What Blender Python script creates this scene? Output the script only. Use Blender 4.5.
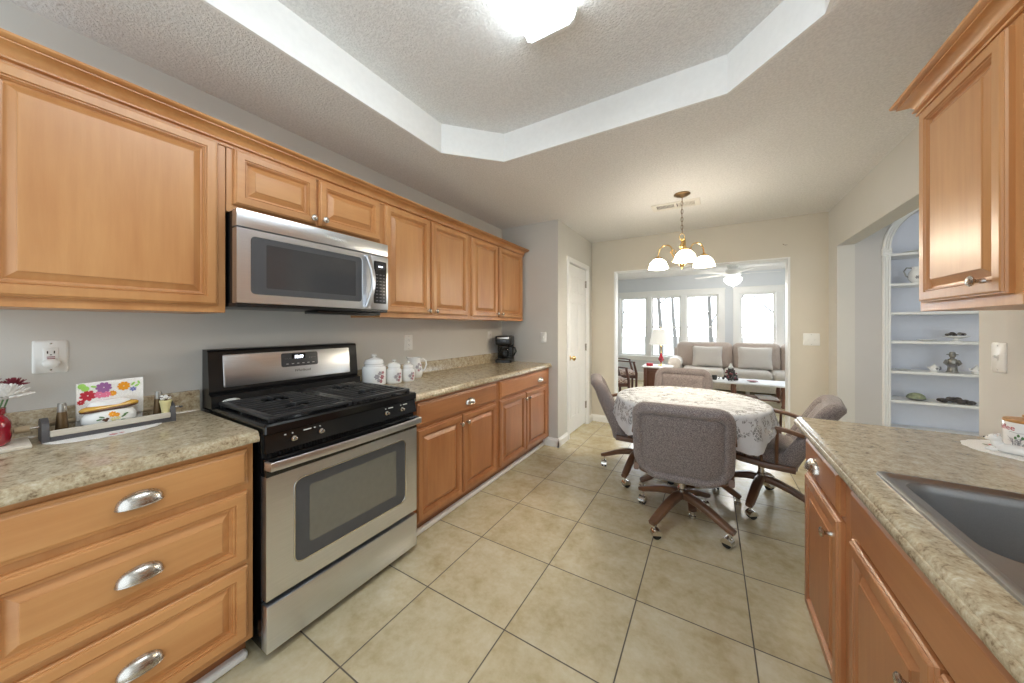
import bpy, bmesh, math, random
from math import pi, sin, cos, radians, sqrt
from mathutils import Vector, Matrix
from mathutils.geometry import tessellate_polygon

for o in list(bpy.data.objects):
    bpy.data.objects.remove(o)
SC = bpy.context.scene
COL = SC.collection
random.seed(7)

# ------------------------------------------------------------------ camera, sky, light, exposure
YAW = 0.5428
CAMH = 1.296
cam_d = bpy.data.cameras.new('camera')
cam_d.sensor_width = 36.0
cam_d.lens = 329.06 / 1024 * 36.0
cam_d.shift_y = -15.2 / 1024
cam_d.clip_start = 0.02
cam = bpy.data.objects.new('camera', cam_d)
COL.objects.link(cam)
cam.location = (0, 0, CAMH)
cam.rotation_euler = (pi / 2, 0, YAW)
SC.camera = cam

SKY_BACK, SKY_FRONT = 1.25, 6.2      # overcast sky, brighter over the garden side
w = bpy.data.worlds.new('overcast_sky')
SC.world = w
w.use_nodes = True
nt = w.node_tree
nt.nodes.clear()
wo = nt.nodes.new('ShaderNodeOutputWorld')
bg = nt.nodes.new('ShaderNodeBackground')
bg.inputs['Color'].default_value = (0.83, 0.93, 1.0, 1)
_tc = nt.nodes.new('ShaderNodeTexCoord')
_sp = nt.nodes.new('ShaderNodeSeparateXYZ')
_mr = nt.nodes.new('ShaderNodeMapRange')
_mr.inputs[1].default_value = -0.2
_mr.inputs[2].default_value = 0.7
_mr.inputs[3].default_value = SKY_BACK
_mr.inputs[4].default_value = SKY_FRONT
nt.links.new(_tc.outputs['Generated'], _sp.inputs[0])
nt.links.new(_sp.outputs[1], _mr.inputs[0])
nt.links.new(_mr.outputs[0], bg.inputs['Strength'])
nt.links.new(bg.outputs[0], wo.inputs[0])

SC.view_settings.view_transform = 'Standard'
SC.view_settings.look = 'None'
SC.view_settings.gamma = 1
SC.view_settings.use_curve_mapping = False
SC.view_settings.exposure = 0.74
SC.cycles.use_denoising = True
SC.cycles.max_bounces = 10
SC.cycles.diffuse_bounces = 6
SC.cycles.glossy_bounces = 5
SC.cycles.transmission_bounces = 8
SC.cycles.transparent_max_bounces = 12
SC.cycles.sample_clamp_indirect = 6
SC.cycles.caustics_reflective = False
SC.cycles.caustics_refractive = False

FLUO = 10.0       # ceiling fluorescent lens
SHADE = 14.5      # chandelier glass shades
BULB_W = 7.0    # chandelier bulbs (point lamps inside the shades)

def lamp(name, loc, watts, col, radius=0.04):
    d = bpy.data.lights.new(name, 'POINT')
    d.energy = watts
    d.color = col
    d.shadow_soft_size = radius
    o = bpy.data.objects.new(name, d)
    o.location = loc
    COL.objects.link(o)
    return o

# ------------------------------------------------------------------ dimensions (metres; X right, Y into the photo)
XL, XR = -2.12, 1.012          # kitchen side walls
YB, XB = 3.279, -1.4025        # pantry box
YF = 4.4575                    # wall between dining area and sunroom
ZC = 2.444                     # ceiling
ZT = 2.635                     # tray ceiling
YBACK = -0.9
YW = 8.4                       # sunroom window wall
CT = 0.895                     # countertop
TILE, TX, TY = 0.452, -3.667 * 0.452, 1.6232 * 0.452

# ------------------------------------------------------------------ materials
def lin(c):
    return tuple((x / 255 / 12.92) if x / 255 <= 0.04045 else ((x / 255 + 0.055) / 1.055) ** 2.4 for x in c) + (1.0,)

def new_mat(name):
    m = bpy.data.materials.new(name)
    m.use_nodes = True
    t = m.node_tree
    b = t.nodes['Principled BSDF']
    return m, t, b

def N(t, typ, **kw):
    n = t.nodes.new(typ)
    for k, v in kw.items():
        if k in n.inputs:
            n.inputs[k].default_value = v
        else:
            setattr(n, k, v)
    return n

def coords(t, scale=(1, 1, 1)):
    tc = N(t, 'ShaderNodeTexCoord')
    mp = N(t, 'ShaderNodeMapping')
    mp.inputs['Scale'].default_value = scale
    t.links.new(tc.outputs['Object'], mp.inputs[0])
    return mp.outputs[0]

def ramp(t, src, stops):
    r = N(t, 'ShaderNodeValToRGB')
    while len(r.color_ramp.elements) < len(stops):
        r.color_ramp.elements.new(0.5)
    for e, (p, c) in zip(r.color_ramp.elements, stops):
        e.position = p
        e.color = c
    t.links.new(src, r.inputs[0])
    return r.outputs[0]

def noise(t, vec, scale, detail=4, rough=0.55):
    n = N(t, 'ShaderNodeTexNoise')
    n.inputs['Scale'].default_value = scale
    n.inputs['Detail'].default_value = detail
    n.inputs['Roughness'].default_value = rough
    if vec is not None:
        t.links.new(vec, n.inputs['Vector'])
    return n.outputs['Fac']

def bump(t, b, src, strength, dist=0.01):
    n = N(t, 'ShaderNodeBump')
    n.inputs['Strength'].default_value = strength
    n.inputs['Distance'].default_value = dist
    t.links.new(src, n.inputs['Height'])
    t.links.new(n.outputs[0], b.inputs['Normal'])

def plain(name, col, rough=0.5, metal=0.0, coat=0.0, var=0.04, spec=0.5):
    """solid colour with a faint procedural mottling"""
    m, t, b = new_mat(name)
    c = lin(col)
    f = noise(t, coords(t), 35, 3)
    lo = tuple(x * (1 - var) for x in c[:3]) + (1,)
    hi = tuple(min(1, x * (1 + var)) for x in c[:3]) + (1,)
    t.links.new(ramp(t, f, [(0.3, lo), (0.7, hi)]), b.inputs['Base Color'])
    b.inputs['Roughness'].default_value = rough
    b.inputs['Metallic'].default_value = metal
    b.inputs['Coat Weight'].default_value = coat
    b.inputs['Specular IOR Level'].default_value = spec
    return m

def wood(name, light, dark, axis='z', rough=0.40, coat=0.32):
    m, t, b = new_mat(name)
    sc = {'x': (1.2, 16, 16), 'y': (16, 1.2, 16), 'z': (16, 16, 1.2)}[axis]
    sc2 = {'x': (0.8, 3, 3), 'y': (3, 0.8, 3), 'z': (3, 3, 0.8)}[axis]
    tc = N(t, 'ShaderNodeTexCoord')
    oi = N(t, 'ShaderNodeObjectInfo')
    add = N(t, 'ShaderNodeVectorMath', operation='ADD')
    mul = N(t, 'ShaderNodeMath', operation='MULTIPLY')
    mul.inputs[1].default_value = 37.0
    t.links.new(oi.outputs['Random'], mul.inputs[0])
    t.links.new(tc.outputs['Object'], add.inputs[0])
    t.links.new(mul.outputs[0], add.inputs[1])
    def mapped(s):
        mp = N(t, 'ShaderNodeMapping')
        mp.inputs['Scale'].default_value = s
        t.links.new(add.outputs[0], mp.inputs[0])
        return mp.outputs[0]
    f1 = noise(t, mapped(sc), 3.0, 6, 0.62)
    f2 = noise(t, mapped(sc2), 2.2, 3, 0.5)
    mx = N(t, 'ShaderNodeMix', data_type='FLOAT')
    mx.inputs[0].default_value = 0.68
    t.links.new(f1, mx.inputs[2])
    t.links.new(f2, mx.inputs[3])
    col = ramp(t, mx.outputs[0], [(0.30, lin(dark)), (0.62, lin(light))])
    hs = N(t, 'ShaderNodeHueSaturation')
    mr = N(t, 'ShaderNodeMapRange')
    mr.inputs[3].default_value = 0.94
    mr.inputs[4].default_value = 1.05
    t.links.new(oi.outputs['Random'], mr.inputs[0])
    t.links.new(mr.outputs[0], hs.inputs['Value'])
    t.links.new(col, hs.inputs['Color'])
    t.links.new(hs.outputs[0], b.inputs['Base Color'])
    b.inputs['Roughness'].default_value = rough
    b.inputs['Coat Weight'].default_value = coat
    b.inputs['Coat Roughness'].default_value = 0.28
    bump(t, b, f1, 0.05, 0.004)
    return m

def wall_paint(name, col, bump_s=0.08, scale=220, rough=0.75):
    m, t, b = new_mat(name)
    v = coords(t)
    c = lin(col)
    f = noise(t, v, 3, 2)
    t.links.new(ramp(t, f, [(0.3, tuple(x * 0.97 for x in c[:3]) + (1,)), (0.7, c)]), b.inputs['Base Color'])
    b.inputs['Roughness'].default_value = rough
    bump(t, b, noise(t, v, scale, 2), bump_s, 0.004)
    return m

def popcorn(name, col):
    m, t, b = new_mat(name)
    v = coords(t)
    c = lin(col)
    n1 = noise(t, v, 95, 3, 0.6)
    t.links.new(ramp(t, n1, [(0.36, tuple(x * 0.87 for x in c[:3]) + (1,)), (0.62, c)]), b.inputs['Base Color'])
    b.inputs['Roughness'].default_value = 0.9
    bump(t, b, n1, 0.6, 0.012)
    return m

def floor_tile():
    m, t, b = new_mat('ceramic_tile')
    tc = N(t, 'ShaderNodeTexCoord')
    sep = N(t, 'ShaderNodeSeparateXYZ')
    t.links.new(tc.outputs['Object'], sep.inputs[0])
    def axis(out, off):
        a = N(t, 'ShaderNodeMath', operation='SUBTRACT'); a.inputs[1].default_value = off
        d = N(t, 'ShaderNodeMath', operation='DIVIDE'); d.inputs[1].default_value = TILE
        fl = N(t, 'ShaderNodeMath', operation='FLOOR')
        fr = N(t, 'ShaderNodeMath', operation='FRACT')
        pp = N(t, 'ShaderNodeMath', operation='PINGPONG'); pp.inputs[1].default_value = 0.5
        t.links.new(out, a.inputs[0]); t.links.new(a.outputs[0], d.inputs[0])
        t.links.new(d.outputs[0], fl.inputs[0]); t.links.new(d.outputs[0], fr.inputs[0])
        t.links.new(fr.outputs[0], pp.inputs[0])
        return pp.outputs[0], fl.outputs[0]
    px, ix = axis(sep.outputs[0], TX)
    py, iy = axis(sep.outputs[1], TY)
    mn = N(t, 'ShaderNodeMath', operation='MINIMUM')
    t.links.new(px, mn.inputs[0]); t.links.new(py, mn.inputs[1])
    grout = N(t, 'ShaderNodeMapRange')
    grout.inputs[1].default_value = 0.0048
    grout.inputs[2].default_value = 0.0078
    t.links.new(mn.outputs[0], grout.inputs[0])
    cmb = N(t, 'ShaderNodeCombineXYZ')
    t.links.new(ix, cmb.inputs[0]); t.links.new(iy, cmb.inputs[1])
    wn = N(t, 'ShaderNodeTexWhiteNoise')
    t.links.new(cmb.outputs[0], wn.inputs[0])
    sc = N(t, 'ShaderNodeVectorMath', operation='SCALE'); sc.inputs['Scale'].default_value = 9.0
    t.links.new(wn.outputs['Color'], sc.inputs[0])
    add = N(t, 'ShaderNodeVectorMath', operation='ADD')
    t.links.new(tc.outputs['Object'], add.inputs[0]); t.links.new(sc.outputs[0], add.inputs[1])
    f1 = noise(t, add.outputs[0], 6.5, 7, 0.62)
    f2 = noise(t, add.outputs[0], 30, 5, 0.6)
    mx = N(t, 'ShaderNodeMix', data_type='FLOAT'); mx.inputs[0].default_value = 0.32
    t.links.new(f1, mx.inputs[2]); t.links.new(f2, mx.inputs[3])
    tilecol = ramp(t, mx.outputs[0], [(0.34, lin((178, 162, 126))), (0.5, lin((196, 184, 152))), (0.66, lin((208, 200, 174)))])
    cm = N(t, 'ShaderNodeMix', data_type='RGBA')
    cm.inputs[6].default_value = lin((96, 88, 76))
    t.links.new(grout.outputs[0], cm.inputs[0]); t.links.new(tilecol, cm.inputs[7])
    t.links.new(cm.outputs[2], b.inputs['Base Color'])
    rr = N(t, 'ShaderNodeMapRange'); rr.inputs[3].default_value = 0.8; rr.inputs[4].default_value = 0.2
    t.links.new(grout.outputs[0], rr.inputs[0]); t.links.new(rr.outputs[0], b.inputs['Roughness'])
    bump(t, b, grout.outputs[0], 0.35, 0.003)
    return m

def laminate(name, cols, rough=0.16):
    m, t, b = new_mat(name)
    v = coords(t)
    f1 = noise(t, v, 30, 7, 0.68)
    f2 = noise(t, v, 130, 3, 0.6)
    mx = N(t, 'ShaderNodeMix', data_type='FLOAT'); mx.inputs[0].default_value = 0.42
    t.links.new(f1, mx.inputs[2]); t.links.new(f2, mx.inputs[3])
    t.links.new(ramp(t, mx.outputs[0], [(0.36, lin(cols[0])), (0.46, lin(cols[1])), (0.55, lin(cols[2])), (0.68, lin(cols[3]))]), b.inputs['Base Color'])
    b.inputs['Roughness'].default_value = rough
    return m

def fabric(name, a, c, scale=260, b_s=0.35):
    m, t, b = new_mat(name)
    v = coords(t)
    f = noise(t, v, scale, 2, 0.7)
    t.links.new(ramp(t, f, [(0.36, lin(a)), (0.64, lin(c))]), b.inputs['Base Color'])
    b.inputs['Roughness'].default_value = 0.95
    b.inputs['Sheen Weight'].default_value = 0.25
    b.inputs['Specular IOR Level'].default_value = 0.15
    bump(t, b, f, b_s, 0.003)
    return m

def brushed(name, col, rough, axis='x'):
    m, t, b = new_mat(name)
    sc = {'x': (1, 90, 90), 'y': (90, 1, 90), 'z': (90, 90, 1)}[axis]
    f = noise(t, coords(t, sc), 6, 3)
    c = lin(col)
    t.links.new(ramp(t, f, [(0.3, tuple(x * 0.9 for x in c[:3]) + (1,)), (0.7, c)]), b.inputs['Base Color'])
    b.inputs['Metallic'].default_value = 1.0
    mr = N(t, 'ShaderNodeMapRange'); mr.inputs[3].default_value = rough * 0.85; mr.inputs[4].default_value = rough * 1.2
    t.links.new(f, mr.inputs[0]); t.links.new(mr.outputs[0], b.inputs['Roughness'])
    return m

def emit(name, col, strength):
    m, t, b = new_mat(name)
    b.inputs['Base Color'].default_value = (0.9, 0.9, 0.9, 1)
    b.inputs['Emission Color'].default_value = col
    b.inputs['Emission Strength'].default_value = strength
    return m

def pane_mat(name, tint=(1, 1, 1, 1), refl=0.06):
    m = bpy.data.materials.new(name)
    m.use_nodes = True
    t = m.node_tree
    t.nodes.clear()
    out = N(t, 'ShaderNodeOutputMaterial')
    tr = N(t, 'ShaderNodeBsdfTransparent'); tr.inputs[0].default_value = tint
    gl = N(t, 'ShaderNodeBsdfGlossy'); gl.inputs['Roughness'].default_value = 0.02
    mx = N(t, 'ShaderNodeMixShader')
    lw = N(t, 'ShaderNodeLayerWeight'); lw.inputs[0].default_value = refl
    t.links.new(lw.outputs['Fresnel'], mx.inputs[0])
    t.links.new(tr.outputs[0], mx.inputs[1]); t.links.new(gl.outputs[0], mx.inputs[2])
    t.links.new(mx.outputs[0], out.inputs[0])
    return m

def lace_mat():
    """white lace: solid ground with rings of openwork (see-through holes)"""
    m = bpy.data.materials.new('white_lace')
    m.use_nodes = True
    t = m.node_tree
    b = t.nodes['Principled BSDF']
    out = t.nodes['Material Output']
    uv = N(t, 'ShaderNodeAttribute'); uv.attribute_name = 'lace'      # r,g = band weight, pattern shift
    tc = N(t, 'ShaderNodeTexCoord')
    vo = N(t, 'ShaderNodeTexVoronoi'); vo.feature = 'DISTANCE_TO_EDGE'; vo.inputs['Scale'].default_value = 52
    t.links.new(tc.outputs['Object'], vo.inputs['Vector'])
    n = noise(t, tc.outputs['Object'], 21, 2)
    sep = N(t, 'ShaderNodeSeparateColor')
    t.links.new(uv.outputs['Color'], sep.inputs[0])
    a = N(t, 'ShaderNodeMath', operation='GREATER_THAN'); a.inputs[1].default_value = 0.07
    t.links.new(vo.outputs['Distance'], a.inputs[0])
    c = N(t, 'ShaderNodeMath', operation='GREATER_THAN'); c.inputs[1].default_value = 0.5
    t.links.new(n, c.inputs[0])
    d = N(t, 'ShaderNodeMath', operation='MULTIPLY'); t.links.new(a.outputs[0], d.inputs[0]); t.links.new(c.outputs[0], d.inputs[1])
    e = N(t, 'ShaderNodeMath', operation='MULTIPLY'); t.links.new(d.outputs[0], e.inputs[0]); t.links.new(sep.outputs[0], e.inputs[1])
    f = N(t, 'ShaderNodeMath', operation='MULTIPLY'); f.inputs[1].default_value = 0.62
    t.links.new(e.outputs[0], f.inputs[0])
    b.inputs['Base Color'].default_value = lin((212, 216, 221))
    b.inputs['Roughness'].default_value = 0.9
    tr = N(t, 'ShaderNodeBsdfTransparent')
    mx = N(t, 'ShaderNodeMixShader')
    t.links.new(f.outputs[0], mx.inputs[0]); t.links.new(b.outputs[0], mx.inputs[1]); t.links.new(tr.outputs[0], mx.inputs[2])
    t.links.new(mx.outputs[0], out.inputs[0])
    bump(t, b, vo.outputs['Distance'], 0.3, 0.004)
    return m

WOOD_L, WOOD_D = (203, 149, 95), (180, 121, 70)
M = {}
M['wood_z'] = wood('maple_upright_grain', WOOD_L, WOOD_D, 'z')
M['wood_x'] = wood('maple_level_grain', WOOD_L, WOOD_D, 'x')
M['base_z'] = wood('shaded_maple_upright_grain', (178, 121, 75), (150, 93, 54), 'z')  # same cabinet maple, with the shade on these bases put into the colour
M['base_x'] = wood('shaded_maple_level_grain', (178, 121, 75), (150, 93, 54), 'x')
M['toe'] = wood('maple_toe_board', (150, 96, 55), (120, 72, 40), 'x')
M['chair_wood'] = wood('walnut_stained_oak', (116, 84, 62), (82, 56, 40), 'x', 0.35, 0.3)
M['dark_wood'] = wood('dark_mahogany', (92, 52, 40), (58, 30, 24), 'x')
M['table_wood'] = wood('reddish_walnut', (128, 84, 66), (96, 58, 44), 'z')
M['wall'] = wall_paint('greige_wall_paint', (209, 207, 201))
M['dinwall'] = wall_paint('lamp_warmed_wall_paint', (212, 205, 190))  # wall paint with the chandelier's warm tint put into the colour
M['sunwall'] = wall_paint('pale_blue_grey_paint', (216, 220, 224))
M['hallwall'] = wall_paint('grey_hall_paint', (196, 194, 192))
M['trim'] = plain('white_trim_paint', (236, 236, 234), 0.4, var=0.01)
M['niche'] = plain('white_niche_paint', (226, 228, 236), 0.5, var=0.01)
M['ceil'] = popcorn('popcorn_ceiling', (234, 233, 231))
M['ceil_tray'] = popcorn('popcorn_tray_ceiling', (236, 236, 235))
M['fascia'] = plain('white_fascia_paint', (238, 238, 236), 0.6, var=0.02)
M['floor'] = floor_tile()
M['lam'] = laminate('granite_look_laminate', [(118, 99, 76), (166, 150, 122), (184, 171, 144), (204, 196, 176)])
M['steel'] = brushed('brushed_stainless', (226, 229, 234), 0.3, 'x')
M['sinksteel'] = brushed('sink_stainless', (172, 173, 175), 0.36, 'y')
M['nickel'] = brushed('satin_nickel', (200, 194, 186), 0.26, 'x')
M['chrome'] = plain('polished_chrome', (215, 212, 205), 0.14, 1.0)
M['brass'] = plain('polished_brass', (216, 182, 118), 0.2, 1.0)
M['bronze'] = plain('antique_brass_chain', (120, 98, 72), 0.35, 1.0)
M['black'] = plain('black_enamel', (16, 16, 17), 0.16)
M['blackm'] = plain('black_cast_iron', (44, 45, 47), 0.3)
M['blackp'] = plain('black_plastic', (20, 20, 21), 0.3)
M['dglass'] = plain('smoked_oven_glass', (62, 62, 64), 0.08, coat=0.5)
M['dglass2'] = plain('smoked_inner_glass', (108, 106, 98), 0.06, coat=0.5)
M['grey'] = plain('charcoal_plastic', (74, 75, 78), 0.3)
M['white'] = plain('white_plastic', (236, 236, 232), 0.35, var=0.01)
M['porc'] = plain('white_porcelain', (240, 240, 238), 0.12, coat=0.5, var=0.01)
M['cloth'] = fabric('white_cotton', (225, 222, 216), (245, 243, 240), 400, 0.15)
M['chair'] = fabric('mauve_grey_upholstery', (96, 89, 88), (158, 148, 146), 200, 0.4)
M['sofa'] = fabric('taupe_sofa_fabric', (196, 190, 184), (212, 206, 200), 90, 0.2)
M['sofaw'] = fabric('brown_sofa_back_fabric', (176, 160, 150), (194, 180, 170), 90, 0.2)
M['pillow'] = fabric('oatmeal_pillow_fabric', (196, 190, 184), (214, 208, 202), 160, 0.25)
M['seatpat'] = fabric('speckled_seat_fabric', (96, 44, 42), (222, 208, 196), 38, 0.1)
M['lampshade'] = emit('lit_fabric_shade', (1.0, 0.95, 0.84, 1), 0.3)
M['fluo'] = emit('lit_acrylic_lens', (0.88, 0.96, 1.0, 1), FLUO)
M['shade'] = emit('lit_frosted_glass', (1.0, 0.90, 0.74, 1), SHADE)
M['bowl'] = emit('lit_fan_bowl', (1.0, 0.98, 0.92, 1), 3.0)
M['hallfill'] = emit('hall_fill_glow', (0.93, 0.97, 1.0, 1), 9.0)  # glow of the added hall fill light
M['digit'] = emit('lit_clock_digits', (0.8, 0.85, 1.0, 1), 3.0)
M['pane'] = pane_mat('clear_window_glass')
M['carafe'] = pane_mat('carafe_glass', (0.75, 0.75, 0.75, 1), 0.25)
M['lace'] = lace_mat()
M['red'] = plain('red_print', (190, 44, 60), 0.4)
M['redglass'] = plain('red_embossed_glass', (150, 24, 40), 0.1, coat=1.0)
M['maroon'] = plain('maroon_print', (140, 60, 70), 0.4)
M['greyp'] = plain('grey_print', (120, 118, 122), 0.4)
M['softgrey'] = plain('soft_grey_print', (158, 154, 160), 0.4)
M['softrose'] = plain('dusty_rose_print', (164, 96, 106), 0.4)
M['pink'] = plain('pink_print', (226, 120, 150), 0.5)
M['purple'] = plain('purple_print', (150, 96, 150), 0.5)
M['orange'] = plain('orange_print', (240, 160, 40), 0.5)
M['yellow'] = plain('yellow_print', (226, 190, 80), 0.5)
M['lime'] = plain('lime_print', (160, 210, 100), 0.5)
M['green'] = plain('leaf_green', (86, 124, 76), 0.5)
M['blue'] = plain('blue_print', (120, 124, 180), 0.5)
M['gold'] = plain('toasted_gold_glaze', (206, 160, 66), 0.25, coat=0.4)
M['brown'] = plain('dark_brown_glaze', (92, 56, 30), 0.3)
M['shaker'] = plain('bronzed_shaker', (104, 82, 54), 0.35, 0.4)
M['cream'] = plain('cream_ceramic', (224, 214, 160), 0.35)
M['traygrey'] = plain('charcoal_painted_wood', (78, 76, 78), 0.55)
M['traywhite'] = wood('whitewashed_board', (232, 226, 214), (170, 158, 138), 'x', 0.6, 0.0)
M['dowel'] = wood('pale_dowel_wood', (188, 168, 136), (150, 128, 98), 'x', 0.6, 0.0)
M['lidwood'] = wood('bamboo_lid', (190, 140, 84), (160, 110, 60), 'x')
M['stone'] = plain('dark_mineral', (70, 64, 62), 0.5, var=0.6)
M['pewter'] = plain('aged_pewter', (150, 148, 142), 0.35, 0.6, var=0.2)
M['greenm'] = plain('mossy_shell', (140, 148, 120), 0.5, var=0.3)
M['paper'] = plain('magazine_paper', (226, 226, 230), 0.6)
M['bark'] = plain('winter_bark', (142, 138, 134), 0.9, var=0.2)
M['lawn'] = plain('pale_winter_ground', (120, 116, 108), 0.95, var=0.1)
M['vent'] = plain('white_vent_metal', (222, 218, 210), 0.45)
M['dark'] = plain('dark_gap', (40, 38, 36), 0.8)

# ------------------------------------------------------------------ mesh collector
class MB:
    def __init__(s):
        s.v, s.f, s.mi = [], [], []
    def add(s, verts, faces, mi=0, xf=None):
        o = len(s.v)
        s.v += [tuple(xf(Vector(p))) if xf else tuple(p) for p in verts]
        s.f += [tuple(i + o for i in f) for f in faces]
        s.mi += [mi] * len(faces)
        return s
    def box(s, a, b, mi=0, r=0.0, seg=2, xf=None):
        x0, y0, z0 = [min(p, q) for p, q in zip(a, b)]
        x1, y1, z1 = [max(p, q) for p, q in zip(a, b)]
        r = min(r, (x1 - x0) / 2.001, (y1 - y0) / 2.001, (z1 - z0) / 2.001)
        bm = bmesh.new()
        bmesh.ops.create_cube(bm, size=1)
        for v in bm.verts:
            v.co = Vector((x0 + (v.co.x + .5) * (x1 - x0), y0 + (v.co.y + .5) * (y1 - y0), z0 + (v.co.z + .5) * (z1 - z0)))
        if r > 0:
            bmesh.ops.bevel(bm, geom=bm.edges[:], offset=r, segments=seg, profile=0.5, affect='EDGES')
        bm.verts.index_update()
        s.add([v.co[:] for v in bm.verts], [[v.index for v in f.verts] for f in bm.faces], mi, xf)
        bm.free()
        return s
    def rings(s, rings, mi=0, cap0=True, cap1=True, closed=True, xf=None):
        """list of equally long vertex loops, joined"""
        n = len(rings[0])
        vs = [p for r in rings for p in r]
        fs = []
        for k in range(len(rings) - 1):
            for i in range(n if closed else n - 1):
                j = (i + 1) % n
                fs.append((k * n + i, k * n + j, (k + 1) * n + j, (k + 1) * n + i))
        if cap0: fs.append(tuple(range(n - 1, -1, -1)))
        if cap1: fs.append(tuple((len(rings) - 1) * n + i for i in range(n)))
        return s.add(vs, fs, mi, xf)
    def lathe(s, prof, n=24, c=(0, 0, 0), mi=0, xf=None, cap0=True, cap1=True):
        rs = [[(c[0] + r * cos(2 * pi * i / n), c[1] + r * sin(2 * pi * i / n), c[2] + z) for i in range(n)] for r, z in prof]
        return s.rings(rs, mi, cap0, cap1, xf=xf)
    def tube(s, path, r, n=8, mi=0, xf=None, closed=False, flat=None):
        """round (or flat=(w,h) rectangular) section swept along a path"""
        P = [Vector(p) for p in path]
        m = len(P)
        rings = []
        up0 = None
        for k in range(m):
            a = P[(k - 1) % m] if (closed or k > 0) else P[k]
            b = P[(k + 1) % m] if (closed or k < m - 1) else P[k]
            d = (b - a).normalized()
            if up0 is None:
                up0 = Vector((0, 0, 1)) if abs(d.z) < 0.9 else Vector((1, 0, 0))
            sd = d.cross(up0)
            if sd.length < 1e-5:
                sd = d.orthogonal()
            sd.normalize()
            up = sd.cross(d).normalized()
            up0 = up
            rr = r[k] if isinstance(r, (list, tuple)) else r
            if flat:
                fw, fh = (flat[k] if isinstance(flat, list) else flat)
                ring = []
                for ax, ay in rrect(fw / 2, fh / 2, min(fw, fh) * 0.3, 3):
                    ring.append(P[k] + sd * ax + up * ay)
            else:
                ring = [P[k] + sd * rr * cos(2 * pi * i / n) + up * rr * sin(2 * pi * i / n) for i in range(n)]
            rings.append(ring)
        if closed:
            rings.append(rings[0])
            return s.rings(rings, mi, False, False, xf=xf)
        return s.rings(rings, mi, xf=xf)
    def ball(s, c, r, mi=0, n=12, m=8, sc=(1, 1, 1), xf=None):
        prof = [(max(1e-4, sin(pi * k / m)), -cos(pi * k / m)) for k in range(m + 1)]
        rs = [[(c[0] + r * sc[0] * q * cos(2 * pi * i / n), c[1] + r * sc[1] * q * sin(2 * pi * i / n), c[2] + r * sc[2] * z) for i in range(n)] for q, z in prof]
        return s.rings(rs, mi, xf=xf)
    def poly(s, loops, mi=0, xf=None, flip=False):
        """flat polygon with holes (3-D loops)"""
        L = [[Vector(p) for p in l] for l in loops]
        tris = tessellate_polygon(L)
        vs = [p for l in L for p in l]
        fs = [(t if not flip else t[::-1]) for t in tris]
        return s.add(vs, fs, mi, xf)
    def obj(s, name, mats, parent=None, smooth=40):
        me = bpy.data.meshes.new(name)
        me.from_pydata(s.v, [], s.f)
        for m in (mats if isinstance(mats, (list, tuple)) else [mats]):
            me.materials.append(m)
        me.polygons.foreach_set('material_index', s.mi)
        bm = bmesh.new(); bm.from_mesh(me)
        bmesh.ops.remove_doubles(bm, verts=bm.verts, dist=1e-6)
        bmesh.ops.recalc_face_normals(bm, faces=bm.faces)
        bm.to_mesh(me); bm.free()
        if smooth:
            me.shade_smooth()
            me.set_sharp_from_angle(angle=radians(smooth))
        o = bpy.data.objects.new(name, me)
        COL.objects.link(o)
        if parent: o.parent = parent
        return o

def rrect(a, b, r, seg=4):
    """rounded rectangle outline, half sizes a,b"""
    r = max(0.0, min(r, a, b))
    if isinstance(r, float) and r < 1e-6:
        return [(a, b), (-a, b), (-a, -b), (a, -b)]
    pts = []
    for cx, cy, a0 in ((a - r, b - r, 0), (-a + r, b - r, 90), (-a + r, -b + r, 180), (a - r, -b + r, 270)):
        for k in range(seg + 1):
            t = radians(a0 + 90 * k / seg)
            pts.append((cx + r * cos(t), cy + r * sin(t)))
    return pts

def slab(mb, x0, x1, z0, z1, prof, R=0.0, seg=5, mi=0, xf=None, rb=None, cap0=True, cap1=True):
    """upright panel in local XZ: prof = [(inset, y), ...] from back to front"""
    cx, cz, a, b = (x0 + x1) / 2, (z0 + z1) / 2, (x1 - x0) / 2, (z1 - z0) / 2
    rs = []
    for ins, y in prof:
        if R <= 0:
            pts = [(a - ins, b - ins), (-a + ins, b - ins), (-a + ins, -b + ins), (a - ins, -b + ins)]
        else:
            pts = rrect2(a - ins, b - ins, max(0.004, R - ins), max(0.004, (rb or R) - ins), seg)
        rs.append([(cx + px, y, cz + pz) for px, pz in pts])
    return mb.rings(rs, mi, cap0, cap1, xf=xf)

def rrect2(a, b, rt, rbm, seg):
    rt, rbm = min(rt, a * .999, b * .999), min(rbm, a * .999, b * .999)
    pts = []
    for cx, cy, a0, r in ((a - rt, b - rt, 0, rt), (-a + rt, b - rt, 90, rt), (-a + rbm, -b + rbm, 180, rbm), (a - rbm, -b + rbm, 270, rbm)):
        for k in range(seg + 1):
            t = radians(a0 + 90 * k / seg)
            pts.append((cx + r * cos(t), cy + r * sin(t)))
    return pts

def thing(name, label, cat, loc=(0, 0, 0), rz=0.0, group=None):
    o = bpy.data.objects.new(name, None)
    o.empty_display_size = 0.1
    COL.objects.link(o)
    o.location = loc
    o.rotation_euler = (0, 0, rz)
    o['label'] = label
    o['category'] = cat
    if group: o['group'] = group
    return o

def tag(o, label, cat, group=None, loc=None, rz=None):
    o['label'] = label
    o['category'] = cat
    if group: o['group'] = group
    if loc: o.location = loc
    if rz is not None: o.rotation_euler = (0, 0, rz)
    return o

def struct(o):
    o['kind'] = 'structure'
    return o

def copy_thing(src, loc=None, rz=None, label=None):
    c = src.copy()
    COL.objects.link(c)
    if loc: c.location = loc
    if rz is not None: c.rotation_euler = (0, 0, rz)
    if label: c['label'] = label
    for ch in list(src.children):
        d = ch.copy(); COL.objects.link(d); d.parent = c
        for g in list(ch.children):
            e = g.copy(); COL.objects.link(e); e.parent = d
    return c

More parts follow.
